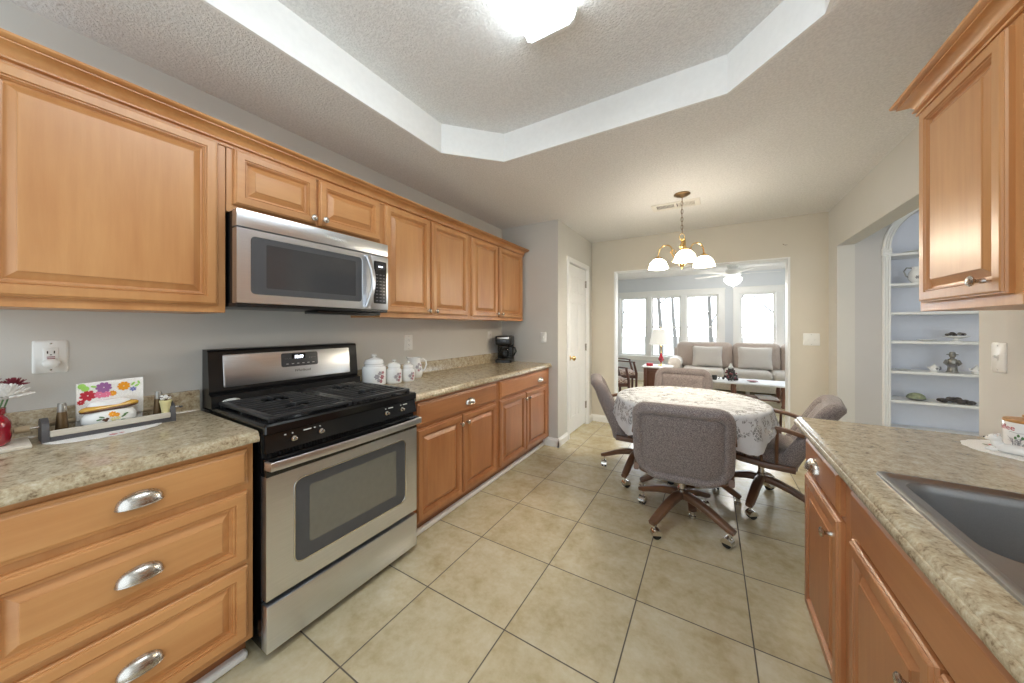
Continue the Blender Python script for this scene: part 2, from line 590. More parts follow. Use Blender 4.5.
def text_part(name, body, size, mat, parent, place, depth=0.0006, shear=0.0, align='CENTER'):
    """lettering as a thin mesh; place maps (x, y, z) of the flat text to local space"""
    cu = bpy.data.curves.new(name, 'FONT')
    cu.body = body
    cu.size = size
    cu.extrude = depth
    cu.shear = shear
    cu.align_x = align
    cu.align_y = 'CENTER'
    cu.resolution_u = 3
    tmp = bpy.data.objects.new(name, cu)
    COL.objects.link(tmp)
    dg = bpy.context.evaluated_depsgraph_get()
    me = bpy.data.meshes.new_from_object(tmp.evaluated_get(dg))
    bpy.data.objects.remove(tmp)
    for v in me.vertices:
        v.co = Vector(place(v.co.x, v.co.y, v.co.z))
    me.materials.clear()
    me.materials.append(mat)
    o = bpy.data.objects.new(name, me)
    COL.objects.link(o)
    if parent: o.parent = parent
    return o

def arc(c, r, a0, a1, n, plane='xz'):
    out = []
    for k in range(n + 1):
        t = radians(a0 + (a1 - a0) * k / n)
        if plane == 'xz': out.append((c[0] + r * cos(t), c[1], c[2] + r * sin(t)))
        elif plane == 'xy': out.append((c[0] + r * cos(t), c[1] + r * sin(t), c[2]))
        else: out.append((c[0], c[1] + r * cos(t), c[2] + r * sin(t)))
    return out

# ================================================================== ROOM SHELL
def quadbox(name, a, b, mat):
    return struct(MB().box(a, b).obj(name, mat, smooth=0))

struct(MB().box((-4, YBACK, -0.1), (4.2, YW + 0.2, 0)).obj('floor', M['floor'], smooth=0))
quadbox('wall_left', (XL - 0.12, YBACK, 0), (XL, YB, ZC), M['wall'])
# pantry box: side facing the camera and front with the door opening
DY0, DY1, DZ = 3.595, 4.258, 2.04
mb = MB()
mb.box((XL - 0.12, YB, 0), (XB, YB + 0.1, ZC))
struct(mb.obj('wall_pantry', M['wall'], smooth=0))
mb = MB()
mb.box((XB - 0.1, YB + 0.1, 0), (XB, DY0, ZC)).box((XB - 0.1, DY1, 0), (XB, YF, ZC)).box((XB - 0.1, DY0, DZ), (XB, DY1, ZC))
struct(mb.obj('wall_pantry_front', M['wall'], smooth=0))
# far wall with the wide opening to the sunroom
OX0, OX1, OZ = -1.085, 0.70, 2.015
YF2 = YF + 0.12
mb = MB()
mb.box((-4, YF, 0), (OX0, YF2, ZC)).box((OX1, YF, 0), (XR + 0.12, YF2, ZC)).box((OX0, YF, OZ), (OX1, YF2, ZC))
struct(mb.obj('wall_far', M['dinwall'], smooth=0))
mb = MB()
e = 0.012
mb.box((OX0 - 0.014, YF - e, 0), (OX0 + 0.006, YF2 + e, OZ + 0.006)).box((OX1 - 0.006, YF - e, 0), (OX1 + 0.014, YF2 + e, OZ + 0.006))
mb.box((OX0 - 0.014, YF - e * .4, OZ - 0.006), (OX1 + 0.014, YF2 + e, OZ + 0.008))
struct(mb.obj('trim_1', M['trim'], smooth=0))
# right wall with opening to the hall
RY0, RY1, RZ = 2.302, 4.2, 2.048
mb = MB()
mb.box((XR, YBACK, 0), (XR + 0.12, RY0, ZC)).box((XR, RY0, RZ), (XR + 0.12, RY1, ZC)).box((XR, RY1, 0), (XR + 0.12, YF, ZC))
struct(mb.obj('wall_right', M['wall'], smooth=0))
# hall beyond: back wall with an arched niche
NX0, NX1, NZ = 1.356, 2.104, 1.97
NC, NR = (NX0 + NX1) / 2, (NX1 - NX0) / 2
HX1 = 3.4
outer = [(XR + 0.12, RY1, 0), (HX1, RY1, 0), (HX1, RY1, ZC), (XR + 0.12, RY1, ZC)]
hole = [(NX0, RY1, 0.12), (NX1, RY1, 0.12)] + arc((NC, RY1, NZ), NR, 0, 180, 20)
mb = MB()
mb.poly([outer, hole])
back = [(x, y + 0.26, z) for x, y, z in hole]
mb.rings([hole, back], cap0=False, cap1=False)
mb.poly([back])
mb.box((XR + 0.12, RY1 + 0.262, 0), (HX1, YF2, ZC))
struct(mb.obj('wall_hall_back', [M['hallwall']], smooth=0))
mb = MB()
hole2 = [(NX0, RY1 + .001, 0.121), (NX1, RY1 + .001, 0.121)] + arc((NC, RY1 + .001, NZ), NR - .001, 0, 180, 20)
back2 = [(x, y + 0.255, z) for x, y, z in hole2]
mb.rings([hole2, back2], cap0=False, cap1=False); mb.poly([back2])
struct(mb.obj('trim_niche_lining', M['niche'], smooth=0))
quadbox('wall_hall_right', (HX1, 0.6, 0), (HX1 + 0.1, YF2, ZC), M['hallwall'])
# niche casing: fluted pilasters, blocks, arch
mb = MB()
CW = 0.052
def pil(x0):
    for k, (u0, u1, d) in enumerate(((0, 1, .012), (0.08, .3, .02), (.4, .6, .02), (.7, .92, .02))):
        mb.box((x0 + CW * u0, RY1 - d, 0.0), (x0 + CW * u1, RY1, NZ - 0.045), r=.002)
    mb.box((x0 - 0.004, RY1 - 0.026, NZ - 0.05), (x0 + CW + 0.004, RY1, NZ + 0.012), r=.003)
    mb.lathe([(0.001, 0), (.016, 0), (.019, .004), (.012, .008), (.008, .004), (.001, .006)], 14, xf=lambda p: Vector((x0 + CW / 2 + p.x, RY1 - 0.026 - p.z, NZ - 0.019 + p.y)))
pil(NX0 - CW); pil(NX1)
for r0, r1, d in ((0, 1, .012), (.08, .3, .02), (.4, .6, .02), (.7, .92, .02)):
    a0, a1 = NR + CW * r0, NR + CW * r1
    rs = []
    for k in range(25):
        t = pi * k / 24
        rs.append([(NC + r * cos(t), y, NZ + 0.012 + r * sin(t)) for r, y in ((a0, RY1), (a0, RY1 - d), (a1, RY1 - d), (a1, RY1))])
    mb.rings(rs)
struct(mb.obj('trim_2', M['trim'], smooth=0))
SHELF_Z = [1.935, 1.671, 1.42, 1.168, 0.906, 0.651, 0.39]
for k, z in enumerate(SHELF_Z):
    mb = MB()
    mb.box((NX0 + .002, RY1 - 0.004, z - 0.022), (NX1 - .002, RY1 + 0.253, z), r=0.003)
    o = struct(mb.obj('trim_shelf_%d' % (k + 1), M['trim'], smooth=0))

# ceiling with the octagonal tray
T = [(-1.535, -0.88), (-1.535, 1.625), (-1.235, 1.945), (0.077, 1.945), (0.372, 1.63), (0.372, -0.88)]
mb = MB()
out = [(-4, YBACK, ZC), (4.2, YBACK, ZC), (4.2, YW + .2, ZC), (-4, YW + .2, ZC)]
mb.poly([out, [(x, y, ZC) for x, y in T]])
struct(mb.obj('ceiling', M['ceil'], smooth=0))
mb = MB()
lo = [(x, y, ZC - 0.003) for x, y in T]
cxm, cym = -0.58, 0.4
def inset_T(d):
    res = []
    n = len(T)
    for i in range(n):
        p0, p1, p2 = Vector(T[i - 1]), Vector(T[i]), Vector(T[(i + 1) % n])
        n1 = Vector(((p1 - p0).y, -(p1 - p0).x)).normalized()
        n2 = Vector(((p2 - p1).y, -(p2 - p1).x)).normalized()
        q = p1 + (n1 + n2) * (d / (1 + n1.dot(n2)))
        res.append(q)
    return res
inn = inset_T(0.012)
mb.rings([[(x, y, ZC - 0.002) for x, y in T], [(p.x, p.y, ZC - 0.002) for p in inn], [(p.x, p.y, ZT) for p in inn]], cap0=False, cap1=False)
struct(mb.obj('trim_3', M['fascia'], smooth=0))
mb = MB()
mb.poly([[(p.x, p.y, ZT) for p in inset_T(-0.05)]])
struct(mb.obj('ceiling_tray', M['ceil_tray'], smooth=0))

# baseboards
mb = MB()
def bboard(a, b, nx, ny, h=0.09, d=0.016):
    (x0, y0), (x1, y1) = a, b
    prof = [(0, 0), (d, 0), (d, h - .025), (d * .5, h - .008), (d * .35, h), (0, h)]
    mb.rings([[(x + nx * p, y + ny * p, z) for p, z in prof] for x, y in ((x0, y0), (x1, y1))])
bboard((XL, YB), (XB + .016, YB), 0, -1); bboard((XB, YB - .016), (XB, DY0 - .06), 1, 0)
bboard((XB, DY1 + .06), (XB, YF), 1, 0); bboard((XB, YF), (OX0 - .014, YF), 0, -1)
bboard((OX1 + .014, YF), (XR, YF), 0, -1); bboard((XR, YF), (XR, RY1), -1, 0)
bboard((XR + .12, RY1), (NX0 - CW, RY1), 0, -1)
struct(mb.obj('baseboard_dining', M['trim'], smooth=0))
mb = MB()
mb.box((XL + .02, -0.04, 0), (-1.545, 0.57, 0.03), r=.01); mb.box((XL + .02, 1.362, 0), (-1.545, 3.262, 0.03), r=.01)
struct(mb.obj('baseboard_cabinets', M['trim'], smooth=0))

# pantry door: six panels, casing, hinges, knob
door = struct(MB().box((0, 0, 0), (0.001, .001, .001)).obj('door_1', M['trim'], smooth=0))
me = door.data
mb = MB()
W, H = DY1 - DY0 - 0.006, DZ - 0.03
dx = XB - 0.022
mb.box((dx - .035, DY0 + .003, 0.022), (dx, DY1 - .003, DZ - 0.004))
def dpanel(y0, y1, z0, z1):
    # a moulded panel recess: raised frame bead and field, on the face
    def xf(p): return Vector((dx + p.y, p.x, p.z))
    slab(mb, y0, y1, z0, z1, [(0, 0), (0.0, .004), (.008, .006), (.018, .0015), (.022, .0005), (.04, .006)], xf=xf, cap0=False)
ya, yb2 = DY0 + .003, DY1 - .003
pw = (W - 3 * 0.095) / 2
for c0 in (ya + .095, ya + .095 * 2 + pw):
    dpanel(c0, c0 + pw, 0.2, 0.82); dpanel(c0, c0 + pw, 0.98, 1.60); dpanel(c0, c0 + pw, 1.69, 1.92)
new = mb.obj('door_1_tmp', M['trim'], smooth=0)
door.data = new.data
bpy.data.objects.remove(new)
mb = MB()
for z in (0.26, 1.02, 1.85):
    mb.box((dx, DY1 - .03, z - .045), (dx + .006, DY1 - .001, z + .045), r=.002)
    mb.tube([(dx + .01, DY1 - .002, z - .047), (dx + .01, DY1 - .002, z + .047)], .006, 8)
mb.obj('hinges', M['nickel'], door)
mb = MB()
mb.lathe([(.001, 0), (.03, 0), (.03, .006), (.012, .012), (.011, .035), (.026, .045), (.029, .058), (.02, .07), (.001, .073)], 18, xf=lambda p: Vector((dx + p.z, DY0 + .085 + p.x, 0.92 + p.y)))
mb.obj('door_knob', M['brass'], door)
mb = MB()
cw = 0.06
for (y0, y1, z0, z1) in ((DY0 - cw, DY0 + .002, 0, DZ + cw), (DY1 - .002, DY1 + cw, 0, DZ + cw), (DY0, DY1, DZ - .002, DZ + cw)):
    mb.box((XB - .02, y0, z0), (XB + .012, y1, z1), r=.003)
    mb.box((XB, y0 + .012, z0), (XB + .017, y1 - .012, z1 - .012), r=.003)
struct(mb.obj('trim_4', M['trim'], smooth=0))

# ------------------------------------------------------------------ sunroom shell, windows
SX0, SX1 = -3.0, 3.2
WZ0, WZ1 = 0.62, 1.955
units = [(-1.90, -1.335), (-1.18, -0.605), (-0.445, 0.115), (0.56, 1.10), (1.27, 1.80), (1.96, 2.50)]
xs = [SX0] + [v for u in units for v in u] + [SX1]
mb = MB()
mb.box((SX0, YW, 0), (SX1, YW + .12, WZ0 - .06)).box((SX0, YW, WZ1 + .06), (SX1, YW + .12, ZC))
for k in range(0, len(xs), 2):
    a, b = xs[k], xs[k + 1]
    mb.box((a if k == 0 else a + .05, YW, WZ0 - .06), (b if k == len(xs) - 2 else b - .05, YW + .12, WZ1 + .06))
struct(mb.obj('wall_sunroom_windows', M['sunwall'], smooth=0))
quadbox('wall_sunroom_left', (SX0 - .1, YF2, 0), (SX0, YW + .12, ZC), M['sunwall'])
mb = MB()
mb.box((SX1, YF2, 0), (SX1 + .1, YW + .12, .6)).box((SX1, YF2, 2.0), (SX1 + .1, YW + .12, ZC))
for a, b in ((YF2, 4.9), (6.2, 6.5), (7.8, YW + .12)):
    mb.box((SX1, a, .6), (SX1 + .1, b, 2.0))
struct(mb.obj('wall_sunroom_right', M['sunwall'], smooth=0))
for k, (a, b) in enumerate(units):
    mb = MB()
    y0, y1 = YW + .02, YW + .09
    def frame(x0, x1, z0, z1, wd, ya, yb):
        mb.box((x0, ya, z0), (x0 + wd, yb, z1), r=.003); mb.box((x1 - wd, ya, z0), (x1, yb, z1), r=.003)
        mb.box((x0 + wd, ya, z0), (x1 - wd, yb, z0 + wd), r=.003); mb.box((x0 + wd, ya, z1 - wd), (x1 - wd, yb, z1), r=.003)
    frame(a - .05, b + .05, WZ0 - .06, WZ1 + .06, .03, y0, y1)
    frame(a - .022, b + .022, 1.262, WZ1 + .03, .034, YW + .06, YW + .085)
    frame(a - .022, b + .022, WZ0 - .03, 1.298, .034, YW + .03, YW + .058)
    wdw = struct(mb.obj('window_%d' % (k + 1), M['trim'], smooth=0))
    mb = MB()
    mb.box((a - .008, YW + .07, 1.29), (b + .008, YW + .074, WZ1 + .015)).box((a - .008, YW + .042, WZ0 - .01), (b + .008, YW + .046, 1.27))
    mb.obj('glass_pane', M['pane'], wdw, smooth=0)
# casings round the window groups
mb = MB()
for g0, g1, mull in ((-2.05, 0.265, (-1.257, -0.525)), (0.41, 2.66, (1.185, 1.88))):
    mb.box((g0, YW - .02, WZ1 + .04), (g1, YW + .02, 2.115), r=.004); mb.box((g0 - .01, YW - .028, 2.095), (g1 + .01, YW + .02, 2.125), r=.004)
    mb.box((g0, YW - .02, WZ0 - .14), (g1, YW + .02, WZ0 - .03), r=.004); mb.box((g0 - .02, YW - .045, WZ0 - .06), (g1 + .02, YW + .02, WZ0 - .035), r=.004)
    mb.box((g0, YW - .02, WZ0 - .03), (g0 + .115, YW + .02, WZ1 + .04), r=.004); mb.box((g1 - .115, YW - .02, WZ0 - .03), (g1, YW + .02, WZ1 + .04), r=.004)
    for m_ in mull:
        mb.box((m_ - .055, YW - .02, WZ0 - .03), (m_ + .055, YW + .02, WZ1 + .04), r=.004)
struct(mb.obj('trim_5', M['trim'], smooth=0))
mb = MB()
bboard((SX0, YW), (SX1, YW), 0, -1, .1)
mb.box((-2.3, YW - .05, .10), (-0.8, YW - .002, .2), r=.01)
struct(mb.obj('baseboard_sunroom', M['trim'], smooth=0))
# winter garden outside
struct(MB().box((-40, YW + .3, -0.5), (40, 60, -0.4)).obj('ground_outside', M['lawn'], smooth=0))
rt = random.Random(3)
def tree(x, y, h):
    mb = MB()
    base = Vector((x, y, -0.45))
    lean = Vector((rt.uniform(-.05, .05), rt.uniform(-.03, .03), 1))
    pts = [base + lean * h * k / 6 + Vector((rt.uniform(-.06, .06), 0, 0)) * (k > 0) for k in range(7)]
    r0 = h * 0.012
    mb.tube(pts, [r0 * (1 - .13 * k) for k in range(7)], 7)
    for k in range(9):
        f = rt.uniform(.2, .95)
        p = base + lean * h * f
        a = rt.uniform(0, 2 * pi)
        L = h * rt.uniform(.16, .34) * (1.1 - f * .6)
        d = Vector((cos(a), sin(a) * .6, rt.uniform(.5, 1.1))).normalized()
        q = [p + d * L * j / 4 + Vector((0, 0, .05 * j * j * L / 8)) for j in range(5)]
        mb.tube(q, [r0 * .38 * (1 - .2 * j) for j in range(5)], 5)
        for s_ in range(3):
            j = rt.randint(1, 3)
            d2 = (d + Vector((rt.uniform(-.8, .8), rt.uniform(-.4, .4), rt.uniform(-.2, .7)))).normalized()
            mb.tube([q[j], q[j] + d2 * L * .3, q[j] + d2 * L * .55 + Vector((0, 0, .05))], [r0 * .16, r0 * .1, r0 * .04], 4)
    o = mb.obj('bare_tree', M['bark'])
    tag(o, 'bare winter tree standing outside the sunroom windows', 'tree', 'bare trees beyond the sunroom windows')
for x, y, h in ((-5.0, 15.5, 8), (-2.9, 12.5, 6), (-2.0, 17, 9), (-1.1, 14, 7), (0.1, 16, 8), (0.9, 13, 7), (2.2, 15.5, 9), (3.4, 18, 9), (4.2, 14, 8), (-8.2, 19, 9)):
    tree(x, y, h)

# ================================================================== CABINETS
LEFT, RIGHT = pi / 2, -pi / 2     # local x along the run, local -y is the front
DOOR_PROF = [(0, 0), (0, -.011), (.003, -.0155), (.006, -.0155), (.0075, -.0205), (.011, -.022), (.037, -.022), (.0385, -.0165), (.0405, -.0165), (.042, -.019), (.0445, -.019), (.046, -.013), (.048, -.013), (.050, -.0055), (.055, -.0045), (.057, -.0055), (.078, -.018), (.0785, -.021), (.081, -.0215)]
SLAB_PROF = [(0, 0), (0, -.011), (.004, -.0135), (.006, -.0135), (.014, -.0195), (.017, -.02)]

def knob(parent, x, z, y=-0.02):
    mb = MB()
    mb.lathe([(.001, 0), (.008, 0), (.0065, .006), (.005, .014), (.008, .02), (.0145, .023), (.016, .027), (.012, .031), (.001, .033)], 14, xf=lambda p: Vector((x + p.x, y - p.z, z + p.y)))
    return mb.obj('knob', M['nickel'], parent)

def cup_pull(parent, x, z, y=-0.02, w=0.1):
    """half-dome bin pull, open underneath"""
    mb = MB()
    n, m = 20, 8
    rs = []
    for j in range(m + 1):
        ph = pi / 2 * j / m
        ring = []
        for i in range(n + 1):
            th = pi * i / n
            c, q = -cos(th), sin(th)
            ring.append((x + c * w / 2, y - .030 * q ** .8 * cos(ph), z - .016 + .040 * q ** .75 * sin(ph)))
        rs.append(ring)
    mb.rings(rs, cap0=False, cap1=False, closed=False)
    rim = [(px, py, pz) for px, py, pz in rs[0]]
    mb.tube(rim, .0022, 6)
    return mb.obj('cup_pull', M['nickel'], parent)

def cabinet(name, label, cat, loc, rz, W, D, z0, z1, doors, toe=0.0, group=None, wd='wood'):
    t = thing(name, label, cat, loc, rz, group)
    mb = MB()
    mb.box((0, 0, z0 + toe), (W, D, z1), r=.0015)
    mb.obj('carcass', M[wd + '_z'], t, smooth=0)
    if toe:
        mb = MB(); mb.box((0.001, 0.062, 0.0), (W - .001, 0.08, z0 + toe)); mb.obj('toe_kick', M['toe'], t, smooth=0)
    for d in doors:
        kind, x0, x1, a, b = d[:5]
        mb = MB()
        small = (b - a) < 0.3 and kind == 'door' or kind == 'panel_drawer'
        prof = SLAB_PROF if kind == 'drawer' else DOOR_PROF
        slab(mb, x0, x1, a, b, prof)
        nm = 'door' if kind == 'door' else ('false_front' if kind == 'false' else 'drawer')
        if kind == 'false': mb = MB(); slab(mb, x0, x1, a, b, SLAB_PROF)
        o = mb.obj(nm, M[wd + '_z'] if kind == 'door' and (b - a) > .3 else M[wd + '_x'], t, smooth=0)
        if len(d) > 5 and d[5]:
            hk, hx, hz = d[5]
            if hk == 'knob': knob(o, hx, hz)
            elif hk == 'cup': cup_pull(o, hx, hz)
    return t

XF = -1.51     # left base face plane
# left drawer base
cabinet('drawer_cabinet', 'maple base cabinet of three wide drawers left of the range', 'cabinet', (XF, -0.04, 0), LEFT, 0.61, 0.605, 0, 0.854,
        [('drawer', .03, .59, .703, .833, ('cup', .313, .772)), ('panel_drawer', .03, .59, .415, .676, ('cup', .313, .546)), ('panel_drawer', .03, .59, .126, .396, ('cup', .313, .268))], toe=.1)
# right run bases
cabinet('base_cabinet', 'maple base cabinet right beside the range, one drawer over two doors', 'cabinet', (XF, 1.357, 0), LEFT, 0.903, 0.605, 0, 0.854,
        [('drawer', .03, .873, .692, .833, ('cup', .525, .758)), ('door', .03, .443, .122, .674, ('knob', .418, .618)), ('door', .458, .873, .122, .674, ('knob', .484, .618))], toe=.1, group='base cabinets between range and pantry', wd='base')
cabinet('base_cabinet', 'maple base cabinet against the pantry wall, under the coffee maker', 'cabinet', (XF, 2.26, 0), LEFT, 1.017, 0.605, 0, 0.854,
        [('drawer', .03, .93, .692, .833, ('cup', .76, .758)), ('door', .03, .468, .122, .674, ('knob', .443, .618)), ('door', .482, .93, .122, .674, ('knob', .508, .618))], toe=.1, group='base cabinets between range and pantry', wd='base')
# peninsula bases (front faces -X, local x runs towards the camera)
XFR = 0.362
cabinet('base_cabinet', 'narrow maple base cabinet at the far end of the sink counter', 'cabinet', (XFR, 1.87, 0), RIGHT, 0.5, 0.64, 0, 0.854,
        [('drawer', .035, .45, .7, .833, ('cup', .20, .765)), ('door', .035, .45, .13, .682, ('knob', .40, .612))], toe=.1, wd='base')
cabinet('sink_cabinet', 'maple sink base cabinet with false front under the steel sink', 'cabinet', (XFR, 1.368, 0), RIGHT, 0.95, 0.64, 0, 0.66,
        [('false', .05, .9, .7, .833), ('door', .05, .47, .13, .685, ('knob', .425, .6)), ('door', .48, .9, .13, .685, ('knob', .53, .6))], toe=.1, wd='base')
sc_ = [o for o in COL.objects if o.name.startswith('sink_cabinet')][0]
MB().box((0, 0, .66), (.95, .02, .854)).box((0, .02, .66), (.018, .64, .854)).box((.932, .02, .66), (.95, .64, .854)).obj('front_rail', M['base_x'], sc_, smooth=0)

# upper cabinets
XU = -1.79 - .02 + .02
UF = -1.808    # face-frame plane; doors stand proud to -1.788
UD = 0.308
cabinet('wall_cabinet', 'large single-door maple wall cabinet left of the microwave', 'cabinet', (UF, -0.03, 0), LEFT, 0.612, UD, 1.355, 2.12,
        [('door', .03, .583, 1.385, 2.082)])
cabinet('wall_cabinet', 'short two-door maple wall cabinet above the microwave', 'cabinet', (UF, 0.585, 0), LEFT, 0.775, UD, 1.80, 2.12,
        [('door', .022, .376, 1.834, 2.08, ('knob', .352, 1.862)), ('door', .388, .768, 1.834, 2.082, ('knob', .412, 1.866))])
cabinet('wall_cabinet', 'tall two-door maple wall cabinet just right of the microwave', 'cabinet', (UF, 1.362, 0), LEFT, 0.9, UD, 1.355, 2.12,
        [('door', .03, .425, 1.385, 2.082, ('knob', .4, 1.41)), ('door', .45, .872, 1.385, 2.082, ('knob', .475, 1.41))])
cabinet('wall_cabinet', 'two-door maple wall cabinet above the coffee maker', 'cabinet', (UF, 2.263, 0), LEFT, 0.965, UD, 1.355, 2.12,
        [('door', .03, .435, 1.385, 2.082, ('knob', .41, 1.418)), ('door', .468, .92, 1.385, 2.082, ('knob', .495, 1.418))])
# right wall cabinet pair
cabinet('wall_cabinet', 'maple wall cabinet with crown hanging over the peninsula end', 'cabinet', (0.682, 1.87, 0), RIGHT, 0.48, 0.33, 1.352, 2.12,
        [('door', .04, .455, 1.382, 2.085, ('knob', .385, 1.425))])
cabinet('wall_cabinet', 'maple wall cabinet cut off by the right edge of the photo', 'cabinet', (0.682, 1.389, 0), RIGHT, 0.9, 0.33, 1.352, 2.12,
        [('door', .045, .44, 1.382, 2.085, ('knob', .41, 1.425)), ('door', .46, .86, 1.382, 2.085, ('knob', .49, 1.425))])

# crown mouldings: profile (out from face, up)
CROWN = [(0, 0), (.008, 0), (.008, .008), (.003, .011), (.003, .014), (.015, .017), (.015, .022), (.009, .025), (.012, .034), (.021, .045), (.036, .053), (.047, .055), (.047, .059), (.042, .061), (.055, .065), (.060, .069), (.062, .076), (0, .076)]
def crown(name, label, pts, z):
    """pts: plan path of the cabinet faces; outward is to the right-hand side of travel"""
    P = [Vector(p) for p in pts]
    mb = MB()
    rs = []
    for k, p in enumerate(P):
        def nrm(a, b):
            d = (b - a).normalized()
            return Vector((d.y, -d.x))
        if k == 0: n = nrm(P[0], P[1])
        elif k == len(P) - 1: n = nrm(P[-2], P[-1])
        else:
            n1, n2 = nrm(P[k - 1], p), nrm(p, P[k + 1])
            n = (n1 + n2) / (1 + n1.dot(n2))
        rs.append([(p.x + n.x * o_, p.y + n.y * o_, z + h_) for o_, h_ in CROWN])
    mb.rings(rs)
    return tag(mb.obj(name, M['wood_x'], smooth=30), label, 'moulding')
crown('crown_molding', 'maple crown moulding along the top of the left wall cabinets', [(UF, -0.7), (UF, 3.228), (XL + .002, 3.228)][:2] + [(XL + .004, 3.228)], 2.085) if False else None
crown('crown_molding', 'long maple crown moulding topping the left wall cabinets', [(UF - .001, -0.03), (UF - .001, 3.229), (XL + .004, 3.229)], 2.078)
crown('crown_molding', 'maple crown moulding topping the right wall cabinets', [(XR - .004, 1.871), (0.681, 1.871), (0.681, 0.49)], 2.098)

# ================================================================== COUNTERTOPS
EDGE = [(.014, CT - .040), (.002, CT - .038), (0, CT - .030), (0, CT - .024), (.003, CT - .018), (.006, CT - .017), (.007, CT - .012), (.012, CT - .004), (.020, CT - .0005), (.03, CT)]
def counter(name, label, y0, y1, splash_end=False):
    prof = [(XL + .003 + .0, CT - .04)] + [(-1.472 - i, z) for i, z in EDGE] + \
           [(XL + .030, CT), (XL + .026, CT + .006), (XL + .024, CT + .012), (XL + .024, CT + .088), (XL + .021, CT + .094), (XL + .017, CT + .096), (XL + .003, CT + .096)]
    mb = MB()
    mb.rings([[(x, y, z) for x, z in prof] for y in (y0, y1)])
    return tag(mb.obj(name, M['lam'], smooth=30), label, 'countertop')
counter('countertop', 'beige granite-look laminate countertop left of the range', -0.6, 0.578)
counter('countertop', 'beige granite-look laminate countertop between range and pantry wall', 1.357, YB - .003)
# support base under the left part beyond the drawers
cabinet('base_cabinet', 'maple base cabinet mostly beyond the left edge of the photo', 'cabinet', (XF, -0.6, 0), LEFT, 0.558, 0.605, 0, 0.854,
        [('drawer', .03, .53, .703, .833, ('cup', .28, .772)), ('door', .03, .53, .126, .676, ('knob', .5, .61))], toe=.1)
# peninsula counter with sink cut-out
PX0, PX1, PY0, PY1 = 0.322, XR - .003, 0.40, 1.932
SXA, SXB, SYA, SYB = 0.384, 0.93, 0.50, 1.288       # sink rim
mb = MB()
rs = []
for i, z in EDGE:
    rs.append([(PX0 + i, PY0, z), (PX1, PY0, z), (PX1, PY1 - i, z), (PX0 + i, PY1 - i, z)])
mb.rings(rs, cap0=False, cap1=False)
hole = [(SXA + .02, SYA + .02, CT), (SXB - .02, SYA + .02, CT), (SXB - .02, SYB - .02, CT), (SXA + .02, SYB - .02, CT)]
mb.poly([rs[-1], hole])
mb.poly([rs[0], [(x, y, CT - .04) for x, y, z in hole]])
mb.rings([hole, [(x, y, CT - .04) for x, y, z in hole]], cap0=False, cap1=False)
mb.box((XR - .024, PY0, CT), (XR - .003, PY1, CT + .0), r=0) if False else None
tag(mb.obj('countertop', M['lam'], smooth=30), 'beige laminate peninsula countertop around the sink', 'countertop')
# sink
sk = thing('kitchen_sink', 'double-bowl brushed steel sink set into the peninsula counter', 'sink', (0, 0, 0))
def rr3(x0, x1, y0, y1, r, z, seg=6):
    cx, cy, a, b = (x0 + x1) / 2, (y0 + y1) / 2, (x1 - x0) / 2, (y1 - y0) / 2
    return [(cx + px, cy + py, z) for px, py in rrect(a, b, r, seg)]
bowls = [(SXA + .034, SXB - .07, 0.915, SYB - .034), (SXA + .034, SXB - .07, SYA + .034, 0.875)]
mb = MB()
mb.rings([rr3(SXA, SXB, SYA, SYB, .018, CT + .0004), rr3(SXA + .001, SXB - .001, SYA + .001, SYB - .001, .018, CT + .006), rr3(SXA + .006, SXB - .006, SYA + .006, SYB - .006, .016, CT + .0085), rr3(SXA + .014, SXB - .014, SYA + .014, SYB - .014, .014, CT + .0075), rr3(SXA + .02, SXB - .02, SYA + .02, SYB - .02, .012, CT + .002)], cap0=False, cap1=False)
holes = [rr3(*b, .05, CT + .002) for b in bowls]
mb.poly([rr3(SXA + .02, SXB - .02, SYA + .02, SYB - .02, .012, CT + .002)] + holes)
mb.obj('rim', M['sinksteel'], sk)
for b in bowls:
    mb = MB()
    x0, x1, y0, y1 = b
    def rg(i, z, r): return rr3(x0 + i, x1 - i, y0 + i, y1 - i, r, CT + z)
    mb.rings([rg(0, .002, .05), rg(.004, -.004, .05), rg(.006, -.02, .05), rg(.014, -.14, .052), rg(.022, -.17, .055), rg(.045, -.188, .05), rg(.07, -.192, .04), rg(.12, -.194, .02)], cap0=False)
    bw = mb.obj('bowl', M['sinksteel'], sk)
    mb = MB()
    mb.lathe([(.001, .002), (.03, .002), (.036, .005), (.042, .004), (.043, 0)], 20, ((x0 + x1) / 2, (y0 + y1) / 2, CT - .194))
    mb.obj('drain', M['chrome'], bw)

# ================================================================== GAS RANGE
def lf(loc): return loc
rg_ = thing('gas_range', 'stainless steel gas range with black cooktop between the counters', 'range', (-1.455, 0.588, 0), LEFT)
RW = 0.76
mb = MB()
mb.box((0.006, .045, .03), (RW - .006, .64, .895), r=.004)
mb.box((0.0, .03, .80), (.012, .06, .885), r=.002).box((RW - .012, .03, .80), (RW, .06, .885), r=.002)
for x in (.05, RW - .05):
    for y in (.08, .6): mb.lathe([(.018, 0), (.018, .012), (.01, .014), (.01, .035)], 10, (x, y, 0))
mb.obj('body', M['black'], rg_, smooth=30)
# storage drawer
mb = MB()
mb.box((.004, -.004, .036), (RW - .004, .045, .218), r=.006)
mb.obj('storage_drawer', M['steel'], rg_)
